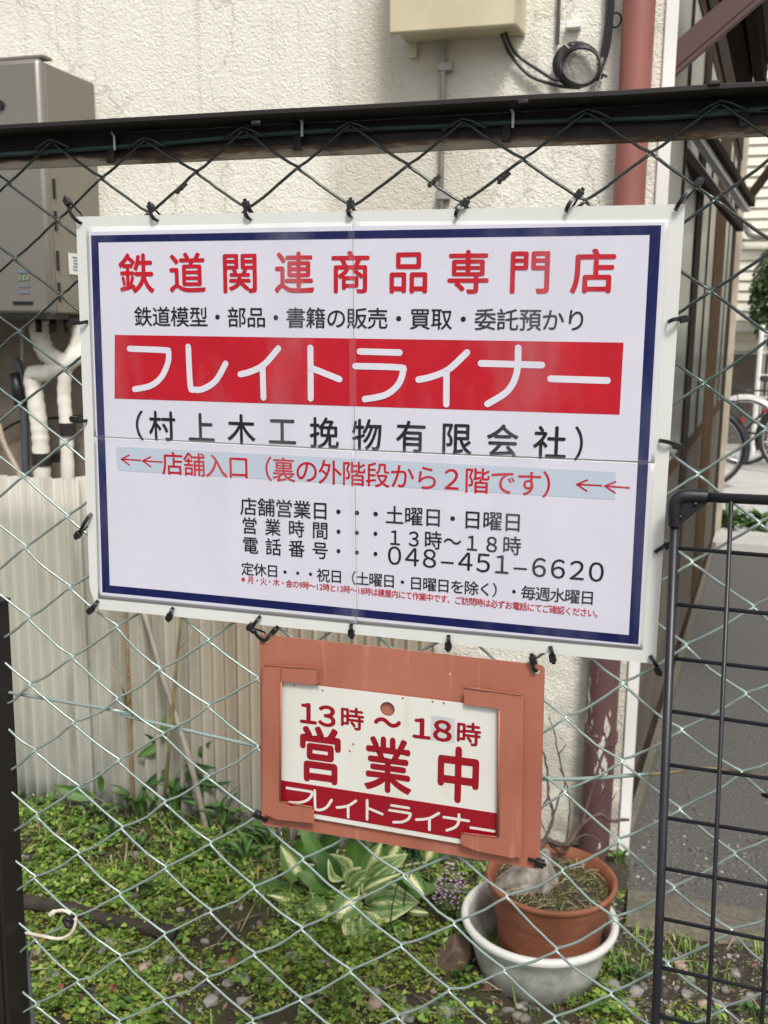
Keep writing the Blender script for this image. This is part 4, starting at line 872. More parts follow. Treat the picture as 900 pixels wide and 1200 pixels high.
# canes with sasa leaves
def cane(label, pts, r, mat, leaves, cat='cane', name='cane', seed=0):
    rnd = random.Random(seed); pts = [V(p) for p in pts]; t_ = thing(name, label, cat, pts[0]); g = MB(); sm = smoothpath(pts, 5); g.tube(sm, [r*(1.25 if i % 5 == 0 else 1)*(1-.3*i/len(sm)) for i in range(len(sm))], 8); g.build('stalk', M[mat], t_, smooth=True)
    for (p, q, wpx, m_) in leaves:
        g = MB(); a = aty(*p, pts[0].y-.01); b = aty(*q, pts[0].y-.04); blade(g, a, b, wpx*2.55/F, .01, .2, 7, side=(V(b)-V(a)).cross(V(FW))); g.build('leaf', M[m_], t_, smooth=True)
    return t_
cY = 1.27
def cz(px, py): q = atz(px, py, 0); return q
cane('brown cane standing left before the corrugated sheet', [atz(158, 962, 0), aty(154, 900, 1.28), aty(151, 820, 1.28), aty(148, 720, 1.28), aty(147, 640, 1.28)], .0055, 'cane', [((155, 850), (140, 800), 6, 'leaf_dark')], seed=1)
cane('olive cane with side shoots behind the leaning stick', [atz(190, 960, 0), aty(196, 900, 1.25), aty(205, 800, 1.25), aty(212, 720, 1.25), aty(215, 640, 1.25)], .005, 'cane_green', [((200, 830), (188, 868), 10, 'leaf_green'), ((212, 905), (248, 868), 12, 'leaf_green'), ((215, 895), (255, 900), 10, 'leaf_dark'), ((205, 910), (230, 945), 12, 'leaf_dark'), ((200, 900), (165, 925), 12, 'leaf_dark'), ((212, 905), (262, 922), 10, 'leaf_dark'), ((190, 870), (160, 888), 12, 'leaf_green'), ((185, 880), (170, 860), 9, 'leaf_dark'), ((215, 925), (275, 915), 9, 'leaf_dark'), ((195, 940), (225, 900), 11, 'leaf_green')], seed=2)
cane('weathered grey stick leaning to the left against the corrugated sheet', [atz(245, 985, 0), aty(222, 890, 1.26), aty(193, 800, 1.28), aty(168, 715, 1.31), aty(150, 660, 1.32)], .0085, 'stick_grey', [], cat='stick', name='stick')
cane('low arching cane with broad pale green leaves by the left sheet', [atz(150, 965, 0), aty(128, 945, 1.24), aty(105, 928, 1.24)], .002, 'stem_green', [((112, 935), (62, 920), 18, 'leaf_green'), ((118, 930), (115, 905), 9, 'leaf_green'), ((200, 1035), (250, 1042), 12, 'leaf_green')], name='leafy_shoot', cat='plant')
for k, pts in enumerate([[(150, 830), (140, 800), (128, 775)], [(150, 825), (160, 795), (150, 790)], [(206, 765), (222, 748), (225, 740)]]):
    g = MB(); g.tube([aty(x, y, 1.27) for x, y in pts], .0012, 5)
    tag(g.build('dry_twig', M['straw'], smooth=True), ['dry side shoot on the brown cane pointing up left', 'short dry side shoot on the brown cane pointing right', 'dry side shoot high on the olive cane'][k], 'twig')
# lilac flowering weed
fl = thing('flowering_weed', 'small weed with lilac flowers beside the white basin', 'plant', V(atz(525, 1075)))
for k, (px, py) in enumerate([(514, 1036), (519, 1030), (527, 1018), (534, 1045), (529, 1038), (512, 1052), (540, 1040), (533, 1058), (524, 1050), (538, 1030), (518, 1042)]):
    c_ = V(aty(px, py, 1.02-.01*(k % 3))); g = MB(); g.tube(smoothpath([V(atz(525+k, 1082)), V(atz(525+k, 1082)).lerp(c_, .5)+Vector((0, .01, .01)), c_], 4), .0011, 5); g.build('stalk', M['stem_green'], fl)
    g = MB()
    for j in range(9):
        a = j*2.4; p = c_+Vector((math.cos(a)*.006, math.sin(a)*.006, .003*j-.012)); d = Vector((math.cos(a), math.sin(a)-.4, .3)).normalized()*.007; s_ = d.cross(Vector((0, 0, 1))).normalized()*.0035; g.add([p, p+d*.6+s_, p+d, p+d*.6-s_], [(0, 1, 2, 3)])
    g.build('flower', M['petal'], fl)
    for j in range(2):
        g = MB(); a = k+j*3; p = V(atz(525+k, 1082)).lerp(c_, .55+.2*j); blade(g, p, p+Vector((math.cos(a)*.035, math.sin(a)*.02-.01, .006)), .016, .004, .2, 5); g.build('leaf', M['leaf_green'], fl, smooth=True)
for k, (px, py) in enumerate([(275, 1115), (137, 1128)]):
    pass
# dark green wire plant support
ps = thing('plant_support', 'dark green wire plant support stuck beside the hosta', 'plant support', V(atz(458, 1100)))
Q = lambda x, y, Y=1.0: aty(x, y, Y)
for pts in ([Q(484, 985), Q(470, 1025), Q(460, 1060), Q(456, 1108)], [Q(492, 985, 1.03), Q(476, 1040, 1.03), Q(473, 1068, 1.03)], [Q(457, 1090), Q(474, 1070, 1.03), Q(487, 1060, 1.05)], [Q(484, 990), Q(500, 1020, 1.05), Q(508, 985, 1.06)]):
    g = MB(); g.tube(smoothpath(pts, 4), .0018, 6); g.build('wire', M['wire_dark'], ps, smooth=True)

# ------------------------------------------------------------------ basin, pot, stump
BC = Vector((-.197, .985, .004))
ba = thing('plastic_basin', 'dirty white round plastic basin holding the terracotta pot', 'basin', BC)
prof = [(r_*.96, z_) for r_, z_ in [(.0, .0), (.122, .0), (.132, .006), (.147, .06), (.158, .122), (.160, .130), (.166, .137), (.174, .136), (.178, .130), (.176, .123), (.170, .122)]]
g = MB(); g.lathe([(r, z) for r, z in prof], BC, 64); g.lathe([(.0, .004), (.120, .004), (.129, .01), (.144, .062), (.152, .124)][::-1], BC, 64); g.build('bowl', M['basin'], ba, smooth=True, sharp=60)
g = MB()
for k in range(130):
    a = 2*math.pi*k/130; g.box(BC+Vector((math.cos(a)*.1585, math.sin(a)*.1585, .1345)), (.0035, .0032, .003), Matrix.Rotation(a, 3, 'Z'))
g.build('rim_beading', M['basin'], ba)
PC = Vector((-.176, 1.000, .008))
po = thing('flower_pot', 'brown terracotta pot standing in the white basin', 'flower pot', PC)
g = MB(); PZ = .84; g.lathe([(r_*.955, z_*PZ) for r_, z_ in [(0, 0), (.104, 0), (.108, .004), (.118, .10), (.1195, .106), (.117, .112), (.132, .185), (.134, .19), (.140, .235), (.1425, .243), (.148, .249), (.1485, .257), (.144, .261), (.138, .258), (.133, .235), (.128, .215)]], PC, 72); g.build('pot', M['terracotta'], po, smooth=True, sharp=70)
g = MB()
def soilf(u, v): r = .125*u; a = 2*math.pi*v; x = math.cos(a)*r; y = math.sin(a)*r; return PC+Vector((x, y, .186+.012*(1-u*u)+.005*noise.noise(Vector((x*40, y*40, 0)))))
g.grid(soilf, 20, 60); g.build('soil', M['soil'], po, smooth=True)
g = MB()
for k in range(4200):
    r = .122*math.sqrt(random.random()); a = random.random()*6.28; x, y = math.cos(a)*r, math.sin(a)*r
    if MB_clump(x*8, y*8, 3, 5) < -.12 and random.random() < .7: continue
    p = PC+Vector((x, y, .193+.008*random.random())); s = .002+.004*random.random(); d = Vector((random.gauss(0, 1), random.gauss(0, 1), abs(random.gauss(0, .8)))).normalized()*s; q = d.orthogonal().normalized()*s*.3
    g.add([p-q, p+q, p+d*1.3], [(0, 1, 2)])
stuff(g.build('moss', M['dry_moss'], po))
g = MB()
for k in range(110):
    r = .118*math.sqrt(random.random()); a = random.random()*6.28; p = PC+Vector((math.cos(a)*r, math.sin(a)*r, .200)); b = random.random()*6.28; d = Vector((math.cos(b), math.sin(b), random.gauss(0, .25)))*(.008+.015*random.random()); g.tube([p-d, p+Vector((0, 0, .004)), p+d], .0008, 4)
stuff(g.build('dry_stalks', M['straw'], po))
tw = thing('bonsai_stump', 'gnarled grey stump with bare dark twigs rising from the terracotta pot', 'dead shrub', PC+Vector((-.05, .01, .19)))
SC = PC+Vector((-.043, -.005, .190))
g = MB()
def stf(u, v):
    a = 2*math.pi*v; r = (.048*(1-u)**1.1+.018)*(1+.35*noise.noise(Vector((math.cos(a)*1.6, math.sin(a)*1.6, u*2)))); return SC+Vector((math.cos(a)*r*1.15+.012*u, math.sin(a)*r*.9+.02*u, -.01+.085*u))
g.grid(stf, 16, 28); g.add([stf(1, k/28) for k in range(28)], [tuple(range(28))]); g.build('stump', M['driftwood'], tw, smooth=True)
g = MB(); a = SC+Vector((-.03, -.03, .0)); g.tube([a+Vector((-.055, -.02, -.005)), a+Vector((-.02, 0, .012)), a+Vector((.02, .015, .03))], [.012, .016, .02], 10); g.build('root', M['driftwood'], tw, smooth=True)
T = lambda x, y, Y: V(aty(x, y, Y))
tops = SC+Vector((.012, .02, .07))
twigs = [([tops, T(640, 985, 1.06), T(663, 990, 1.10), T(682, 966, 1.14), T(702, 955, 1.16), T(718, 962, 1.17), T(738, 960, 1.18)], .006),
         ([T(640, 985, 1.06), T(660, 1000, 1.1), T(672, 985, 1.13), T(690, 978, 1.15), T(708, 992, 1.15)], .003),
         ([T(682, 966, 1.14), T(690, 935, 1.16), T(700, 905, 1.17), T(712, 868, 1.18), T(716, 858, 1.18)], .0035),
         ([T(700, 905, 1.17), T(708, 925, 1.16), T(694, 945, 1.16)], .0025),
         ([T(712, 868, 1.18), T(704, 855, 1.18)], .0018), ([T(710, 880, 1.18), T(722, 872, 1.17)], .0018),
         ([T(706, 905, 1.17), T(698, 880, 1.19), T(686, 868, 1.2)], .002),
         ([tops, T(648, 960, 1.12), T(643, 935, 1.14), T(641, 905, 1.16), T(637, 880, 1.17)], .0035),
         ([T(648, 960, 1.12), T(655, 935, 1.15), T(662, 920, 1.16), T(656, 900, 1.17)], .0022),
         ([T(665, 925, 1.2), T(657, 895, 1.2), T(650, 860, 1.21), T(643, 840, 1.21)], .0018),
         ([T(663, 990, 1.10), T(668, 950, 1.2), T(665, 925, 1.2)], .0022),
         ([T(643, 935, 1.14), T(632, 955, 1.12), T(640, 975, 1.1)], .002),
         ([T(654, 885, 1.2), T(664, 872, 1.2)], .0015), ([T(702, 955, 1.16), T(712, 945, 1.17), T(722, 930, 1.18)], .0018)]
for pts, r in twigs:
    sm = smoothpath(pts, 5); sm = [p+Vector((noise.noise(p*60), noise.noise(p*60+Vector((5, 0, 0))), noise.noise(p*60+Vector((0, 7, 0)))))*.003 for p in sm]
    g = MB(); g.tube(sm, [r*1.25*(1-.55*i/len(sm))*(1+.15*(-1)**i) for i in range(len(sm))], 7); g.build('twig', M['twig'], tw, smooth=True)

# ================================================================== FENCE
fe = thing('chain_link_fence', 'pale green chain link fence stretched across the whole view', 'fence', (-.3, 0, 0))
NODES = {(0, 0): (61, 166), (2, 0): (171, 164), (4, 0): (286, 152), (6, 0): (411, 146), (8, 0): (543, 142), (10, 0): (688, 131), (12, 0): (844, 121),
 (-1, 1): (10, 215), (1, 1): (119, 209), (3, 1): (230, 202), (5, 1): (349, 197), (7, 1): (478, 194), (9, 1): (613, 187), (11, 1): (763, 180),
 (0, 2): (67, 258), (2, 2): (174, 250), (4, 2): (290, 245), (6, 2): (412, 243), (8, 2): (541, 238), (10, 2): (686, 236), (12, 2): (838, 234),
 (-1, 3): (17, 303), (0, 4): (71, 346), (12, 4): (833, 341), (-1, 5): (22, 389), (0, 6): (76, 433), (12, 6): (825, 449), (-1, 7): (23, 474), (0, 8): (77, 519), (12, 8): (818, 556),
 (-1, 9): (28, 558), (0, 10): (79, 605), (12, 10): (811, 659), (-1, 11): (30, 641), (0, 12): (82, 688), (-1, 13): (34, 724), (1, 13): (137, 734), (0, 14): (85, 770), (-1, 15): (35, 802),
 (1, 15): (137, 819), (2, 14): (187, 784), (0, 16): (86, 847), (-1, 17): (41, 879), (1, 17): (139, 891), (2, 16): (191, 860), (0, 18): (92, 922), (-1, 19): (43, 955), (2, 18): (193, 940),
 (1, 19): (143, 970), (0, 20): (92, 1000), (2, 20): (194, 1017), (-1, 21): (41, 1028), (1, 21): (141, 1048), (0, 22): (89, 1075), (2, 22): (193, 1095), (-1, 23): (42, 1100), (1, 23): (141, 1121),
 (0, 24): (91, 1150), (2, 24): (192, 1172), (-1, 25): (42, 1177), (1, 25): (140, 1197), (3, 13): (244, 750), (4, 14): (302, 795), (3, 15): (244, 827), (4, 16): (302, 875), (3, 17): (244, 910),
 (4, 18): (302, 956), (3, 19): (247, 988), (5, 19): (355, 1007), (4, 20): (298, 1040), (3, 21): (247, 1068), (5, 21): (354, 1088), (4, 22): (298, 1118), (3, 23): (243, 1146), (5, 23): (352, 1171),
 (4, 24): (296, 1196), (7, 19): (473, 1026), (6, 20): (412, 1058), (7, 21): (470, 1108), (8, 20): (532, 1082), (6, 22): (411, 1138), (8, 22): (526, 1160), (7, 23): (466, 1191), (9, 19): (594, 1050),
 (10, 18): (659, 1020), (11, 17): (725, 985), (10, 20): (652, 1113), (11, 19): (720, 1076), (9, 21): (591, 1137), (11, 21): (716, 1164), (10, 22): (650, 1193), (12, 18): (790, 1040), (13, 17): (861, 1000),
 (12, 20): (783, 1129), (13, 19): (857, 1090), (13, 21): (849, 1181), (12, 16): (797, 948), (11, 13): (730, 801), (10, 14): (663, 841), (12, 12): (804, 756), (13, 13): (874, 813), (12, 14): (799, 855),
 (11, 15): (729, 892), (13, 15): (869, 905), (10, 16): (662, 928), (13, 9): (890, 613), (13, 11): (883, 711), (13, 3): (913, 288), (13, 5): (906, 394), (13, 7): (897, 503), (13, 1): (920, 172)}
keys = np.array(list(NODES.keys()), float); pts = np.array([aty(*p, 0.0)[[0, 2]] for p in NODES.values()])
Ax = np.c_[np.ones(len(keys)), keys]; cx, *_ = np.linalg.lstsq(Ax, pts[:, 0], rcond=None); cz_, *_ = np.linalg.lstsq(Ax, pts[:, 1], rcond=None)
resx = pts[:, 0]-Ax@cx; resz = pts[:, 1]-Ax@cz_
def node(i, j):
    if (i, j) in NODES:
        k = list(NODES.keys()).index((i, j)); return pts[k, 0], pts[k, 1]
    d2 = ((keys-np.array([i, j]))**2).sum(1)+.3; w_ = 1/d2**1.6; w_[d2 > 90] *= .3; f_ = w_.sum()/(w_.sum()+.0008)
    return cx[0]+cx[1]*i+cx[2]*j+f_*(w_*resx).sum()/w_.sum(), cz_[0]+cz_[1]*i+cz_[2]*j+f_*(w_*resz).sum()/w_.sum()
NC = {}
def nd(i, j):
    if (i, j) not in NC: NC[(i, j)] = node(i, j)
    return NC[(i, j)]
WR = .00158; JMAX = 43
for col in range(-10, 24):        # one zigzag wire between node columns col and col+1
    path = []
    for j in range(0, JMAX):
        i = col if (j+col) % 2 == 0 else col+1
        i2 = col+1 if i == col else col
        x, z = nd(i, j); x2, z2 = nd(i2, j+1)
        sgn = 1 if i == col else -1         # this wire turns at its left end when i == col
        # turning point pushed past the node so that neighbours hook together
        yo = .0
        if j == 0: path.append(Vector((x-.004*sgn, -.002, z-.002)))
        path.append(Vector((x-.0016*sgn, .0019, z+.0004))); 
        path.append(Vector((x+.0012*sgn, -.0019, z-.0012)))
        rr = random.Random(col*97+j); right = x2 > x
        sag = (.0010 if j < 11 else (.0036 if right else .0042))*(.15+1.3*rr.random()); pk = .3+.4*rr.random()
        for f_ in (.12, .26, .40, .54, .68, .84):
            s_ = sag*((f_/pk)**.85 if f_ < pk else ((1-f_)/(1-pk))**.85)
            path.append(Vector((x+(x2-x)*f_+.0006*rr.uniform(-1, 1), -.0019+.0038*f_, z+(z2-z)*f_-s_)))
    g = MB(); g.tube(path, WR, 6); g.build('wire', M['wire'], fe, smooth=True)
for i in range(-10, 24, 2):           # folded wire ends over the tension line
    x, z = nd(i, 0); g = MB(); g.tube([(x-.020, -.004, z-.0085), (x-.008, -.0045, z-.002), (x, -.004, z+.002), (x+.010, -.0045, z-.001), (x+.024, -.004, z-.008)], .0016, 6); g.build('folded_end', M['wire'], fe, smooth=True)
tp = [(-40, 183), (0, 180), (60, 177), (120, 173), (200, 167), (300, 158), (400, 152), (500, 148), (600, 143), (700, 140), (800, 136), (900, 128), (960, 124)]
q0 = V(aty(*tp[0], .004)); q1 = V(aty(*tp[-1], .004)); pth = [Vector((-2.2, .004, q0.z))]+[V(aty(*p, .004)) for p in tp]+[Vector((1.6, .004, q1.z))]
g = MB(); g.tube(smoothpath(pth, 4), .0028, 8); g.build('top_tension_wire', M['wire_dark'], fe, smooth=True)
g = MB(); g.tube(smoothpath([(-2.4, .004, 1.0), aty(14, 812, .004), aty(150, 840, .004), aty(305, 875, .004), aty(450, 900, .004), aty(640, 913, .004), aty(760, 907, .004)], 5), .0022, 8); g.build('middle_tension_wire', M['wire'], fe, smooth=True)
g = MB(); g.tube(smoothpath([aty(700, 911, .006), aty(790, 905, .006), aty(805, 900, .006), aty(850, 902, .006), aty(905, 912, .006)], 5), .0016, 8); g.build('spliced_wire_end', M['cane_green'], fe, smooth=True)
for px, py in ((212, 220), (95, 60),)[:1]+((508, 212), (590, 208)):
    c_ = V(aty(px, py, -.001)); g = MB()
    for k in range(5): g.box(c_+Vector((.0022*k-.004, -.001*(k % 2), .0018*k-.004)), (.0035, .003, .0042), Matrix.Rotation(k, 3, 'Y'))
    g.build('debris_clump', M['dark_wood'], fe)

# top rail: angle iron
ra = thing('angle_rail', 'dark rusty angle iron rail running over the top of the fence', 'rail', (-.3, .012, 1.6))
x0, x1 = -3.2, 1.9; zt0 = lambda x: 1.610+.003*x; zb0 = lambda x: 1.5735+.004*x
def slab(ya, yb, za, zb, name, m):
    g = MB(); n = 60
    vs = []; fs = []
    for k in range(n+1):
        x = x0+(x1-x0)*k/n; w1 = .0008*noise.noise(Vector((x*9, 0, 0)))
        vs += [(x, ya, za(x)+w1), (x, ya, zb(x)+w1), (x, yb, zb(x)+w1), (x, yb, za(x)+w1)]
    for k in range(n):
        for j in range(4): fs.append((k*4+j, k*4+(j+1) % 4, k*4+4+(j+1) % 4, k*4+4+j))
    fs += [(0, 1, 2, 3), (n*4+3, n*4+2, n*4+1, n*4)]; g.add(vs, fs); return g.build(name, m, ra, bevel=.0008)
slab(.012, .017, zb0, lambda x: zt0(x)-.0045, 'web', M['rust_beam'])
slab(-.035, .017, lambda x: zt0(x)-.004, lambda x: zt0(x)+.001, 'flange', M['rust_beam'])
for px, py in ((131, 172), (349, 156), (594, 146), (872, 128)):
    c_ = V(aty(px, py+4, .004)); g = MB(); g.bar(c_+Vector((0, .004, .014)), c_+Vector((0, -.004, -.014)), .009, .004, up=(0, 1, 0)); o = g.build('hook', M['dark_brown'], ra, bevel=.0015)
    g = MB(); g.tube([c_+Vector((.003, -.004, .018)), c_+Vector((.0065, -.005, .013)), c_+Vector((.0065, -.005, -.001))], .0014, 6); g.build('wall_glimpse', M['white_paint'], o, smooth=True) if px < 800 else None  # white crescent added for the bright wall showing through the rail hole
for px, py in ((300, 144), (613, 119), (837, 97)):
    c_ = V(aty(px, py, -.036)); g = MB(); g.box(c_, (.010, .003, .004)); g.build('weld_blob', M['dark_brown'], ra, bevel=.001)

# left post
fp_ = thing('fence_post', 'dark brown square steel post at the left edge of the fence', 'post', (-.78, -.02, 0))
a = aty(11, 715, .012); b = aty(35, 1190, .012)
def xr(z): return a[0]+(b[0]-a[0])*(a[2]-z)/(a[2]-b[2])
def postpart(dx0, dx1, y0, y1, z0, z1, name, m, parent=fp_):
    g = MB(); g.hexa([(xr(z0)+dx0, y0, z0), (xr(z0)+dx1, y0, z0), (xr(z0)+dx1, y1, z0), (xr(z0)+dx0, y1, z0), (xr(z1)+dx0, y0, z1), (xr(z1)+dx1, y0, z1), (xr(z1)+dx1, y1, z1), (xr(z1)+dx0, y1, z1)]); return g.build(name, m, parent, bevel=.0015)
postpart(-.045, 0, -.03, .012, -.02, 1.062, 'post', M['post_paint'])
postpart(-.036, -.022, -.035, -.0302, -.02, 1.058, 'rib', M['post_paint'])
postpart(-.012, -.006, -.033, -.0302, -.02, 1.058, 'rib', M['post_paint'])
postpart(-.047, .002, -.032, .014, 1.0622, 1.066, 'cap', M['post_paint'])
g = MB(); p = V(aty(24, 1050, .02)); q = V(aty(40, 1200, .02)); g.bar(p+Vector((-.006, 0, 0)), q+(q-p)*2+Vector((-.012, 0, 0)), .016, .006, up=(0, 1, 0)); g.build('stay', M['iron_grey'], fp_, bevel=.001)

# ------------------------------------------------------------------ black grid gate
ga = thing('grid_gate', 'black wire grid panel with round corner tube in front of the fence at right', 'gate', (.06, -.03, 0))
GY = -.032
def gx(z, base=0.0): return .0165+(1.236-z)*.027+base*(1+.0*(z))
vt = [V(aty(791, 606, GY)), V(aty(768, 1200, GY))]; d_ = vt[1]-vt[0]; g = MB(); g.tube([vt[0]+Vector((0, 0, .004)), vt[0]+d_*2.15], .0046, 14); g.build('frame_post', M['gate_black'], ga, smooth=True)
t0 = V(aty(812, 582, GY)); t1 = V(aty(900, 586, GY)); g = MB(); g.tube([t0, t0+(t1-t0)*9], .0048, 14); g.build('frame_top', M['gate_black'], ga, smooth=True)
g = MB(); g.tube(smoothpath([aty(791, 616, GY), aty(791, 592, GY), aty(797, 583, GY), aty(806, 581, GY), aty(829, 582, GY)], 6), .0068, 14)
pl = [aty(x, y, GY-.003) for x, y in ((787, 592), (800, 581), (827, 583), (827, 591), (797, 615), (787, 615))]; pb = [p+np.array([0, .006, 0]) for p in pl]
g.add([*pl, *pb], [(0, 5, 4, 3, 2, 1), (6, 7, 8, 9, 10, 11)]+[(k, (k+1) % 6, 6+(k+1) % 6, 6+k) for k in range(6)]); cb = g.build('corner_bracket', M['gate_black'], ga, bevel=.001)
for px, py in ((815, 591), (797, 606)):
    c_ = V(aty(px, py, GY-.0035)); g = MB(); g.tube([c_, c_+Vector((0, -.0015, 0))], .0022, 10); g.build('rivet', M['black_plastic'], cb, smooth=True)
for (xa, ya, xb, yb) in [(790, 642, 900, 651), (788, 708, 900, 719), (785, 771, 900, 784), (784, 833, 900, 850), (782, 896, 900, 912), (779, 958, 900, 977), (777, 1017, 900, 1040), (775, 1076, 900, 1102), (773, 1133, 900, 1162), (771, 1190, 900, 1222)]:
    p = V(aty(xa, ya, GY)); q = V(aty(xb, yb, GY)); g = MB(); g.tube([p, p+(q-p)*9], .0021, 8); g.build('bar', M['gate_black'], ga, smooth=True)
for k in range(10):
    z = .64-.055*k
    if z < .06: break
    g = MB(); g.tube([(.03, GY, z), (.93, GY, z)], .0021, 8); g.build('bar', M['gate_black'], ga, smooth=True)
up0 = V(aty(857, 587, GY-.003)); up1 = V(aty(830, 1200, GY-.003)); dd = up1-up0
for k in range(18):
    off = Vector((.0515*k, 0, .0005*k)); g = MB(); g.tube([up0+off, up0+off+dd*2.1], .0022, 8); g.build('upright', M['gate_black'], ga, smooth=True)
p = V(aty(893, 931, -.04)); g = MB(); g.tube([p, p+Vector((.008, -.003, .002)), p+Vector((.02, 0, -.001)), p+Vector((.012, .004, -.006)), p], .0018, 6); g.build('latch_loop', M['gate_black'], ga, smooth=True)

# ================================================================== BIG SIGN
SY = -.0085
def disp(x, z): return .0012*math.sin((x+.3)*9)*math.sin((z-1.3)*11)-.002*max(0, (-.58-x))*8*max(0, 1.15-z)*8
def rectuv(p4, Y):
    """four pixels TL TR BR BL -> bilinear patch on plane Y"""
    q = [aty(*p, Y) for p in p4]
    return lambda u, v: (lambda t_: (t_[0], t_[1]+disp(t_[0], t_[2]), t_[2]))((q[0]*(1-u)+q[1]*u)*(1-v)+(q[3]*(1-u)+q[2]*u)*v)
def patch(p4, Y, name, m, parent, nu=30, nv=20, solid=0, smooth=True):
    g = MB(); fn = rectuv(p4, Y); g.grid(fn, nu, nv, flip=False); g.f = [f[::-1] for f in g.f]; return g.build(name, m, parent, smooth=smooth, solid=solid)
sg = thing('shop_sign', 'large laminated white sign with navy border and red Japanese lettering tied to the fence', 'sign', V(aty(430, 500, SY)))
def board():
    TL, TR, BR, BL = (89, 254), (803, 239), (768.5, 778), (106, 713)
    q = [aty(*p, SY) for p in (TL, TR, BR, BL)]; g = MB()
    def fn(u, v, dy):
        t_ = (q[0]*(1-u)+q[1]*u)*(1-v)+(q[3]*(1-u)+q[2]*u)*v
        x, z = t_[0], t_[2]
        if v > .93 and u < .05:  # rounded lower left corner
            x += .012*((v-.93)/.07)**2*(1-u/.05)
        return (x, SY+dy+disp(x, z), z)
    n1, n2 = 60, 40
    g.grid(lambda u, v: fn(u, v, 0), n1, n2); g.f = [f[::-1] for f in g.f]; nb = len(g.v); nf = len(g.f)
    g.grid(lambda u, v: fn(u, v, .003), n1, n2)
    rim = [(i, 0) for i in range(n1)]+[(n1, j) for j in range(n2)]+[(i, n2) for i in range(n1, 0, -1)]+[(0, j) for j in range(n2, 0, -1)]
    id_ = [i*(n2+1)+j for i, j in rim]
    for a, b in zip(id_, id_[1:]+id_[:1]): g.f.append((a, b, b+nb, a+nb))
    return g.build('backing_board', M['board'], sg)
board()
S1, S2, S3, S4 = SY-.0006, SY-.0008, SY-.00105, SY-.0013
# four laminated sheets meeting at the seams
fT = {'TL': (101, 266), 'T': (413, 260), 'TR': (784, 257), 'L': (110, 512), 'C': (415, 528), 'R': (767, 543), 'BL': (115, 701), 'B': (418, 731), 'BR': (753, 761)}
for a4 in (('TL', 'T', 'C', 'L'), ('T', 'TR', 'R', 'C'), ('C', 'R', 'BR', 'B'), ('L', 'C', 'B', 'BL')):
    patch([fT[k] for k in a4], S1, 'laminate_film', M['film'], sg, 30, 20, solid=.0003)
pT = {'TL': (104.5, 272), 'T': (411.5, 265), 'TR': (779, 260.5), 'L': (112.5, 511), 'C': (413.5, 526.5), 'R': (762.5, 541), 'BL': (118, 697), 'B': (416, 726.5), 'BR': (750, 757.5),
      'T2': (414, 265), 'C2': (416, 526.5), 'B2': (418.5, 727), 'L2': (112.5, 513), 'C3': (416, 529), 'C4': (413.5, 529), 'R2': (762.5, 544)}
for a4 in (('TL', 'T', 'C', 'L'), ('T2', 'TR', 'R', 'C2'), ('C3', 'R2', 'BR', 'B2'), ('L2', 'C4', 'B', 'BL')):
    patch([pT[k] for k in a4], S2, 'paper', M['paper'], sg, 30, 20)
# navy border as four strips
o4 = [(106.7, 276), (775, 263.8), (748, 755), (119.9, 694)]; i4 = [(115.5, 284), (761.5, 275), (737, 744), (128.5, 686)]
for k in range(4):
    j = (k+1) % 4; patch([o4[k], o4[j], i4[j], i4[k]], S3, 'border', M['print_blue'], sg, 40, 2)
patch([(134.7, 392.4), (730.7, 401.5), (726, 486), (134.3, 467)], S3, 'red_band', M['print_red'], sg, 40, 8)
patch([(135.5, 523.5), (721.4, 553.2), (720.5, 585.5), (137.6, 551.4)], S3, 'pale_band', M['print_pale'], sg, 40, 3)
def warp(mb):
    mb.v = [(x, y+disp(x, z), z) for x, y, z in mb.v]; return mb
def line(name, m, *a_, split=False, **k_):
    r = text_line(*a_, split=split, **k_)
    for mb in (r if split else [r]): warp(mb).build(name, M[m], sg)
line('heading_character', 'print_red', '鉄道関連商品専門店', (160, 320), (695.5, 317.5), 45.5, 40, S4, offset=.016, rnd=.04, split=True)
line('subheading', 'print_black', '鉄道模型・部品・書籍の販売・買取・委託預かり', (168, 370.6), (675, 375), 22.8, 20.5, S4, offset=.008)
kc = []
K = lambda c, xa, ya, xb, yb, sx, sy, ox, oy: (c, ox+xa/sx, oy+ya/sy, ox+xb/sx, oy+yb/sy)
banner = [('フ', 149, 405.5, 203, 459), ('レ', 217, 404, 268.5, 461), ('イ', 279.5, 404.5, 329, 466.5), ('ト', 352, 405, 402, 468), ('ラ', 413, 408, 475, 471), ('イ', 488.5, 409, 548, 474.5), ('ナ', 561, 405, 636, 476), ('ー', 643.5, 412, 713, 475)]
for c, xa, ya, xb, yb in banner:
    p = aty(xa, ya, S4); q = aty(xb, yb, S4); kc.append((c, p[0], q[0], p[2], q[2]))
for c_ in kc:
    g = MB(); kata_line(g, [c_], .0066, S4); warp(g).build('shop_name_character', M['print_white'], sg)
line('company_character', 'print_black', '村上木工挽物有限会社', (190, 499), (644.5, 518.5), 34, 30, S4, offset=.013, split=True)
line('company_name_brackets', 'print_black', '（', (153, 498), (153, 498), 34, 30, S4, offset=.008)
line('company_name_brackets', 'print_black', '）', (690, 520), (690, 520), 39, 34, S4, offset=.008)
line('entrance_character', 'print_red', '店舗入口（裏の外階段から２階です）', (202, 543), (651, 568), 27, 24.5, S4, offset=.008, split=True)
def arrow(x0, y0, x1, y1):
    g = MB(); p = aty(x0, y0, S4); q = aty(x1, y1, S4); d = q-p; h = .0055
    ribbon(g, [(p[0], p[2]), (q[0], q[2])], .0016, S4)
    ribbon(g, [(p[0]+.010, p[2]+h-.0006), (p[0], p[2])], .0016, S4-.00004); ribbon(g, [(p[0]+.010, p[2]-h-.0006), (p[0], p[2])], .0016, S4-.00008)
    warp(g).build('arrow', M['print_red'], sg)
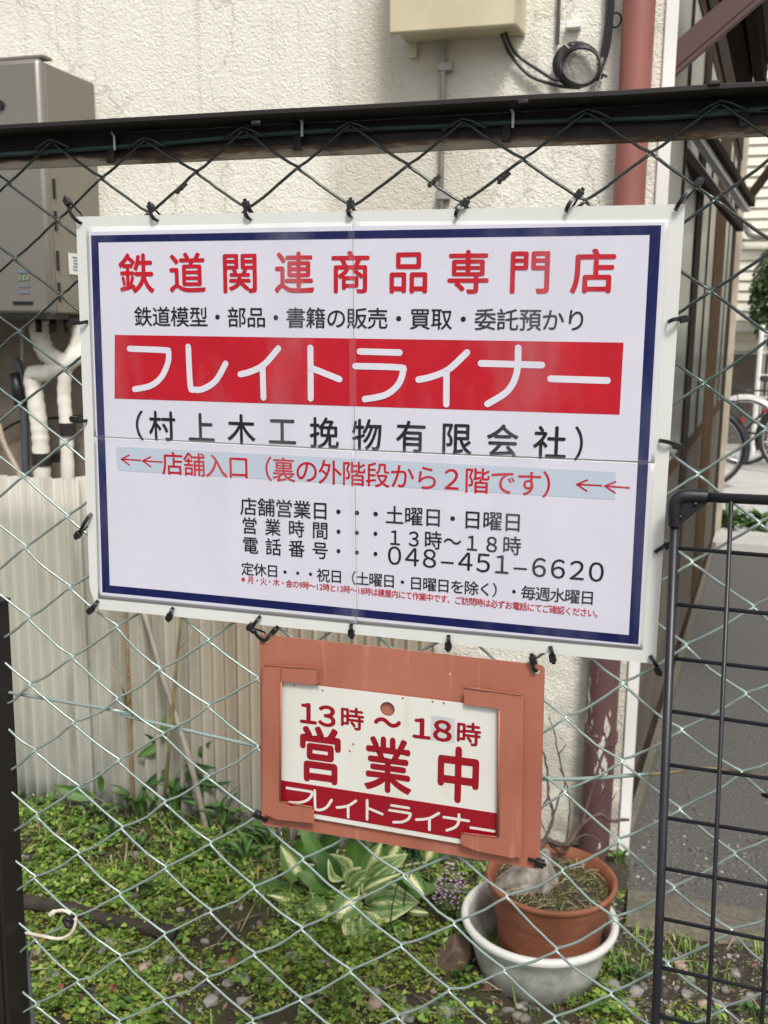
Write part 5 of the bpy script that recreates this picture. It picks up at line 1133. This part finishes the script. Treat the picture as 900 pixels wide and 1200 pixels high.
arrow(142, 538, 164.5, 539.5); arrow(167, 540, 189.5, 541.5); arrow(676, 567.5, 705, 569); arrow(709, 569.5, 737.5, 571.5)
line('opening_days', 'print_black', '店舗営業日・・・土曜日・日曜日', (291, 593.5), (601, 611.5), 20.5, 19.5, S4, offset=.010)
line('opening_hours', 'print_black', '営業時間', (292, 616), (375, 621.5), 19.5, 18, S4, offset=.010)
line('opening_hours', 'print_black', '・・・', (396.6, 623), (440, 625.4), 20, 18, S4, offset=.010)
line('opening_hours', 'print_black', '１３時〜１８時', (463, 629.6), (600, 639), 21, 20, S4, offset=.010)
line('telephone', 'print_black', '電話番号', (293, 639), (375, 645), 19.5, 18, S4, offset=.010)
line('telephone', 'print_black', '・・・', (396.6, 645.8), (440, 649), 20, 18, S4, offset=.010)
line('telephone', 'print_black', '０４８–４５１–６６２０', (462.5, 650.5), (699, 669.5), 26, 26, S4, offset=.006)
line('closed_days', 'print_black', '定休日・・・祝日（土曜日・日曜日を除く）・毎週水曜日', (289.7, 666.8), (688.4, 700), 15, 14.5, S4, offset=.010)
line('small_note', 'print_red', '※月・火・木・金の9時～12時と13時～18時は建屋内にて作業中です、ご訪問時は必ずお電話にてご確認ください。', (286, 679), (702, 719), 8.6, 7.4, S4, offset=.012, adv=lambda c: .55 if c.isascii() else 1.0)
# clear tape over seams and wrinkles
patch([(408, 262), (415.5, 262), (420.5, 731), (412, 730)], S4-.0003, 'seam_tape', M['tape'], sg, 2, 40)
patch([(110, 509.5), (767, 539.5), (767, 545), (110, 516)], S4-.0004, 'seam_tape', M['tape'], sg, 40, 2)

# ================================================================== small sign holder
HY = -.010
ho = thing('sign_holder', 'salmon painted steel holder plate hanging below the large sign', 'sign holder', V(aty(470, 880, HY)))
def roundrect(c4, r, Y, n=5):
    q = [aty(*p, Y)[[0, 2]] for p in c4]; out = []
    for k in range(4):
        a, b, c = q[k-1], q[k], q[(k+1) % 4]; u = (a-b)/np.linalg.norm(a-b); v = (c-b)/np.linalg.norm(c-b)
        for t_ in np.linspace(0, 1, n): out.append(tuple((b+u*r)*(1-t_)**2+2*t_*(1-t_)*b+(b+v*r)*t_*t_))
    return out
def circ(px, py, r, Y, n=16):
    c = aty(px, py, Y); return [(c[0]+r*math.cos(2*math.pi*k/n), c[2]+r*math.sin(2*math.pi*k/n)) for k in range(n)]
def plate(loops, Y, th, name, m, parent):
    g = fill2d(loops, Y, name); nb = len(g.v); ff = list(g.f); g.f += [tuple(i+nb for i in f[::-1]) for f in ff]; g.v += [(x, y+th, z) for x, y, z in g.v]
    ed = {}
    for f in ff:
        for a, b in zip(f, f[1:]+f[:1]): ed[(a, b)] = 1
    for a, b in ed:
        if (b, a) not in ed: g.f.append((a, b, b+nb, a+nb)[::-1])
    g.uv = [(0, 0)]*len(g.v); o = g.build(name, m, parent); return o
plate([roundrect([(304, 743), (638.5, 780), (632.5, 1019), (306, 965)], .006, HY), circ(629, 787, .003, HY), circ(312.5, 751, .003, HY), circ(459, 790, .0012, HY), circ(527, 790, .0012, HY)], HY, .0016, 'back_plate', M['salmon'], ho)
BY = HY-.0100
def bent(poly, name, edge_left):
    """raised channel face with a returned edge to the back plate"""
    pts_ = [aty(*p, BY) for p in poly]; cen = sum(pts_)/len(pts_); g = plate([[(p[0], p[2]) for p in pts_]], BY, .0013, name, M['salmon'], ho)
    m = g.modifiers.new('b', 'BEVEL'); m.width = .0008; m.segments = 2; m.limit_method = 'ANGLE'; return g
# left channel with upper and lower tabs, right channel with its two tabs
L_ = [(309, 780), (334, 780.5), (372, 783.5), (373, 802), (366, 803), (330, 799.5), (328, 938), (340, 945), (360, 944), (368, 950), (368, 965.5), (345, 963), (325, 961), (309, 954)]
bent(L_, 'left_channel', True)
R_ = [(543, 806), (560, 806), (583, 812), (612, 815), (611, 1004), (600, 1006), (560, 998), (542, 991), (539, 984), (541, 977), (556, 977.5), (582, 981), (583, 831), (544, 826)]
bent(R_, 'right_channel', False)
# rolled outer folds of the channels
for (x0_, y0_, x1_, y1_, s_) in ((310.5, 781, 309.5, 955, 1), (610, 816, 608.5, 1004, -1)):
    p = V(aty(x0_, y0_, BY+.0035)); q = V(aty(x1_, y1_, BY+.0035)); g = MB(); g.tube([p, q], .0034, 14); o = g.build('rolled_fold', M['salmon'], ho, smooth=True, sharp=60)
p = V(aty(585, 833, BY-.001)); q = V(aty(584, 980, BY-.001)); g = MB(); g.tube([p, q], .0012, 8); g.build('inner_lip', M['salmon'], ho, smooth=True)
p = V(aty(329.5, 799, BY-.001)); q = V(aty(328.5, 938, BY-.001)); g = MB(); g.tube([p, q], .0012, 8); g.build('inner_lip', M['salmon'], ho, smooth=True)
for a_, b_ in (((309, 779.5), (373, 783.5)), ((373, 784), (373.5, 802)), ((328, 939), (366, 946)), ((543, 805.5), (612, 814.5)), ((541, 976), (583, 981)), ((329, 781), (329.5, 800)), ((306, 965.5), (330, 970))):
    p = V(aty(*a_, BY-.0004)); q = V(aty(*b_, BY-.0004)); g = MB(); n = 8; g.tube([p.lerp(q, k/n) for k in range(n+1)], [.0006+.0005*random.random() for k in range(n+1)], 6); g.build('rusty_edge', M['salmon_rust'], ho, smooth=True)
# the open plate
EY = HY-.0045
en = thing('open_plate', 'white enamel plate with crimson lettering and a round hole, slotted in the salmon holder', 'sign', V(aty(455, 880, EY)))
plate([roundrect([(328, 798.5), (586, 829.5), (585, 997), (328, 952)], .002, EY), circ(454, 831, .0083, EY, 28)], EY, .0012, 'plate', M['enamel'], en)
plate([[tuple(aty(*p, EY-.0002)[[0, 2]]) for p in [(328, 914), (585, 953.5), (585, 991), (328, 946.5)]]], EY-.0004, .0003, 'crimson_band', M['ink_crimson'], en)
E2 = EY-.0003
def eline(name, m, *a_, **k_): return text_line(*a_, **k_).build(name, M[m], en)
eline('lettering', 'ink_crimson', '１３', (361, 835.5), (383.5, 838.8), 24, 27, E2, offset=.028, rnd=.05, ref=.78)
eline('lettering', 'ink_crimson', '時', (412.5, 842), (412.5, 842), 25.5, 27, E2, offset=.022, rnd=.04)
eline('lettering', 'ink_crimson', '〜', (454, 846.5), (454, 846.5), 30, 31, E2, offset=.03, rnd=.05)
g = MB(); pp = [aty(x, y, E2+.00015) for x, y in ((505, 838.5), (533, 842), (533, 871), (505, 867.5))]; g.add(pp, [(0, 1, 2, 3)][::-1]); g.f = [(3, 2, 1, 0)]; g.build('grey_patch', M['patch_grey'], en)
eline('lettering', 'ink_crimson', '１８', (494, 853.2), (518.5, 856), 24, 29, E2, offset=.028, rnd=.05, ref=.78)
eline('lettering', 'ink_crimson', '時', (549, 860), (549, 860), 26.5, 28, E2, offset=.022, rnd=.04)
eline('big_lettering', 'ink_crimson', '営', (375, 884.5), (375, 884.5), 68, 54, E2, offset=.028, rnd=.045, ref=1.0)
eline('big_lettering', 'ink_crimson', '業', (454.5, 896.5), (454.5, 896.5), 68, 57, E2, offset=.022, rnd=.045, ref=1.0)
eline('big_lettering', 'ink_crimson', '中', (537, 908), (537, 908), 68, 56, E2, offset=.030, rnd=.045, ref=1.0)
kc = []
for c, xa, ya, xb, yb in [('フ', 334, 922, 368, 945), ('レ', 367, 925, 390, 953), ('イ', 394, 934, 418, 959), ('ト', 424, 936, 450, 963), ('ラ', 455, 942, 482, 967), ('イ', 487, 948, 515, 974), ('ナ', 519, 951, 550, 977), ('ー', 551, 958, 580, 985)]:
    p = aty(xa, ya, EY-.0006); q = aty(xb, yb, EY-.0006); kc.append((c, p[0], q[0], p[2], q[2]))
for c_ in kc:
    g = MB(); kata_line(g, [c_], .0031, EY-.00055); g.build('band_character', M['enamel'], en)
for px, py in ((410, 880), (414, 872), (378, 809), (345, 803), (472, 818), (507, 822), (520, 824)):
    c_ = V(aty(px, py, E2)); g = MB(); g.tube([c_, c_+Vector((0, -.0003, 0))], .0011, 7); g.build('rust_spot', M['salmon_rust'], en)

# ------------------------------------------------------------------ cable ties
def tie(label, A_, B_, Ya=SY-.0012, Yb=-.006, bulge=.007, tail=True, hs=1.0):
    a = V(aty(*A_, Ya)); b = V(aty(*B_, Yb)); t_ = thing('cable_tie', label, 'cable tie', b, 'black cable ties holding the signs')
    d = b-a; sd_ = d.cross(Vector((0, 1, 0))); sd_ = sd_.normalized() if sd_.length > 1e-6 else Vector((1, 0, 0)); g = MB(); vs = []; fs = []; n = 12
    for k in range(n+1):
        f_ = k/n; c = a.lerp(b, f_)+Vector((0, -bulge*math.sin(math.pi*min(1, f_*1.02+.02))**.7, 0))+sd_*.0015*math.sin(math.pi*f_)
        if k == 0: c = a+Vector((0, .001, 0))
        for s_ in (-1, 1):
            for th in (0, .0016): vs.append(c+sd_*s_*.0019+Vector((0, -th, 0)))
    for k in range(n):
        o = k*4; fs += [(o, o+4, o+6, o+2), (o+1, o+3, o+7, o+5), (o, o+1, o+5, o+4), (o+2, o+6, o+7, o+3)]
    fs += [(0, 2, 3, 1), (n*4, n*4+1, n*4+3, n*4+2)]; g.add(vs, fs); g.tube([b+Vector((0, -.002, 0)), b+Vector((0, .003, 0)), a.lerp(b, .5)+Vector((0, .012, 0)), a+Vector((0, .0055, 0))], .0012, 5); g.build('strap', M['black_plastic'], t_)
    ang = math.atan2(d.z, d.x); rt = Matrix.Rotation(-ang, 3, 'Y'); g = MB(); g.box(b+Vector((0, -.003, 0)), (.0080*hs, .007, .0068*hs), rt); hd_ = g.build('head', M['black_plastic'], t_, bevel=.0006)
    if tail:
        g = MB(); e = b+d.normalized()*.0045+Vector((0, -.0035, 0)); g.box(e, (.005, .0016, .0038), rt); g.build('cut_tail', M['black_plastic'], t_)
    return t_
for lab, A_, B_ in [
 ('black cable tie at the top left corner of the large sign', (95, 262), (81, 237)),
 ('black cable tie on the top edge, first after the left corner one', (185, 259), (179, 244)),
 ('third black cable tie from the left along the top edge, below the rail hook', (294, 258), (290, 241)),
 ('black cable tie on the top edge at the vertical seam of the sheets', (412, 255), (412, 240)),
 ('black cable tie on the sign top edge under the thin grey wall conduit', (534, 255), (546, 238)),
 ('black cable tie on the top edge just left of the red downpipe', (663, 249), (679, 228)),
 ('long black cable tie at the top right corner of the large sign', (791, 247), (818, 215)),
 ('curved black cable tie upper on the right edge beside the navy border', (782, 378), (801, 374)),
 ('black cable tie on the right edge above the gate corner bracket', (772, 516), (793, 522)),
 ('black cable tie on the right edge just below the gate corner bracket', (767, 647), (783, 638)),
 ('black cable tie at the bottom right corner of the large sign', (762, 768), (771, 784)),
 ('black cable tie on the bottom edge right of the salmon holder', (645, 757), (648, 770)),
 ('black cable tie on the bottom edge above the middle of the salmon holder', (526, 744), (526, 756)),
 ('black cable tie on the bottom edge at the vertical seam', (412, 731), (413, 741)),
 ('black cable tie on the bottom edge left of the salmon holder', (203, 712), (200, 722)),
 ('black cable tie on the bottom edge over the left corner of the salmon holder', (305, 722), (295, 733)),
 ('black cable tie at the bottom left corner of the large sign', (115, 704), (108, 714)),
 ('black cable tie on the left edge beside the row of small black text', (103, 377), (89, 377)),
 ('black cable tie on the left edge beside the bracketed company name', (102, 493), (89, 491)),
 ('slanting black cable tie low on the left edge', (107, 602), (93, 626))]:
    tie(lab, A_, B_, bulge=.009 if A_[0] > 770 and A_[1] < 400 else .006)
tie('black cable tie through the left hole of the salmon holder, left strand of its V', (312, 751), (298, 738), Ya=HY-.001, Yb=-.008, bulge=.002, tail=False, hs=.7)
tie('black cable tie through the left hole of the salmon holder, right strand of its V', (312, 751), (323, 738), Ya=HY-.001, Yb=-.006, bulge=.002, hs=.9)
tie('black cable tie through the right hole of the salmon holder', (629, 788), (625, 772), Ya=HY-.001, Yb=-.010, bulge=.003)
tie('black cable tie knot at the lower left corner of the salmon holder', (314, 961), (303, 953), Ya=HY-.001, Yb=-.008, bulge=.002, tail=False, hs=1.1)
tie('black cable tie at the lower right corner of the salmon holder', (619, 1006), (633, 1010), Ya=HY-.001, Yb=-.010, bulge=.003, hs=1.2)
# white cord knotted on the fence
co = thing('cord', 'dirty white cord knotted on the fence beside the left post', 'cord', V(aty(85, 1080, -.006)))
C3 = lambda x, y, Y=-.007: aty(x, y, Y)
g = MB(); g.tube(smoothpath([C3(30, 1093, .002), C3(50, 1097), C3(70, 1100), C3(83, 1094), C3(88, 1084), C3(89, 1076)], 6), .0022, 8); g.tube(smoothpath([C3(59, 1072), C3(65, 1068), C3(75, 1067), C3(83, 1071)], 6), [.0034]*6+[.0022]*13, 8); g.build('strands', M['cord_white'], co, smooth=True)
g = MB()
for k in range(7): c_ = V(C3(80, 1080)); g.tube([c_+Vector((.006*math.cos(k*1.7+a_)*.8, -.004*math.sin(a_), .007*math.sin(k*1.1+a_))) for a_ in np.linspace(0, 6.28, 9)[:-1]], .0016, 5, closed=True)
g.build('black_knot', M['black_plastic'], co, smooth=True)

bpy.data.objects.remove(_to); bpy.data.curves.remove(_tc)
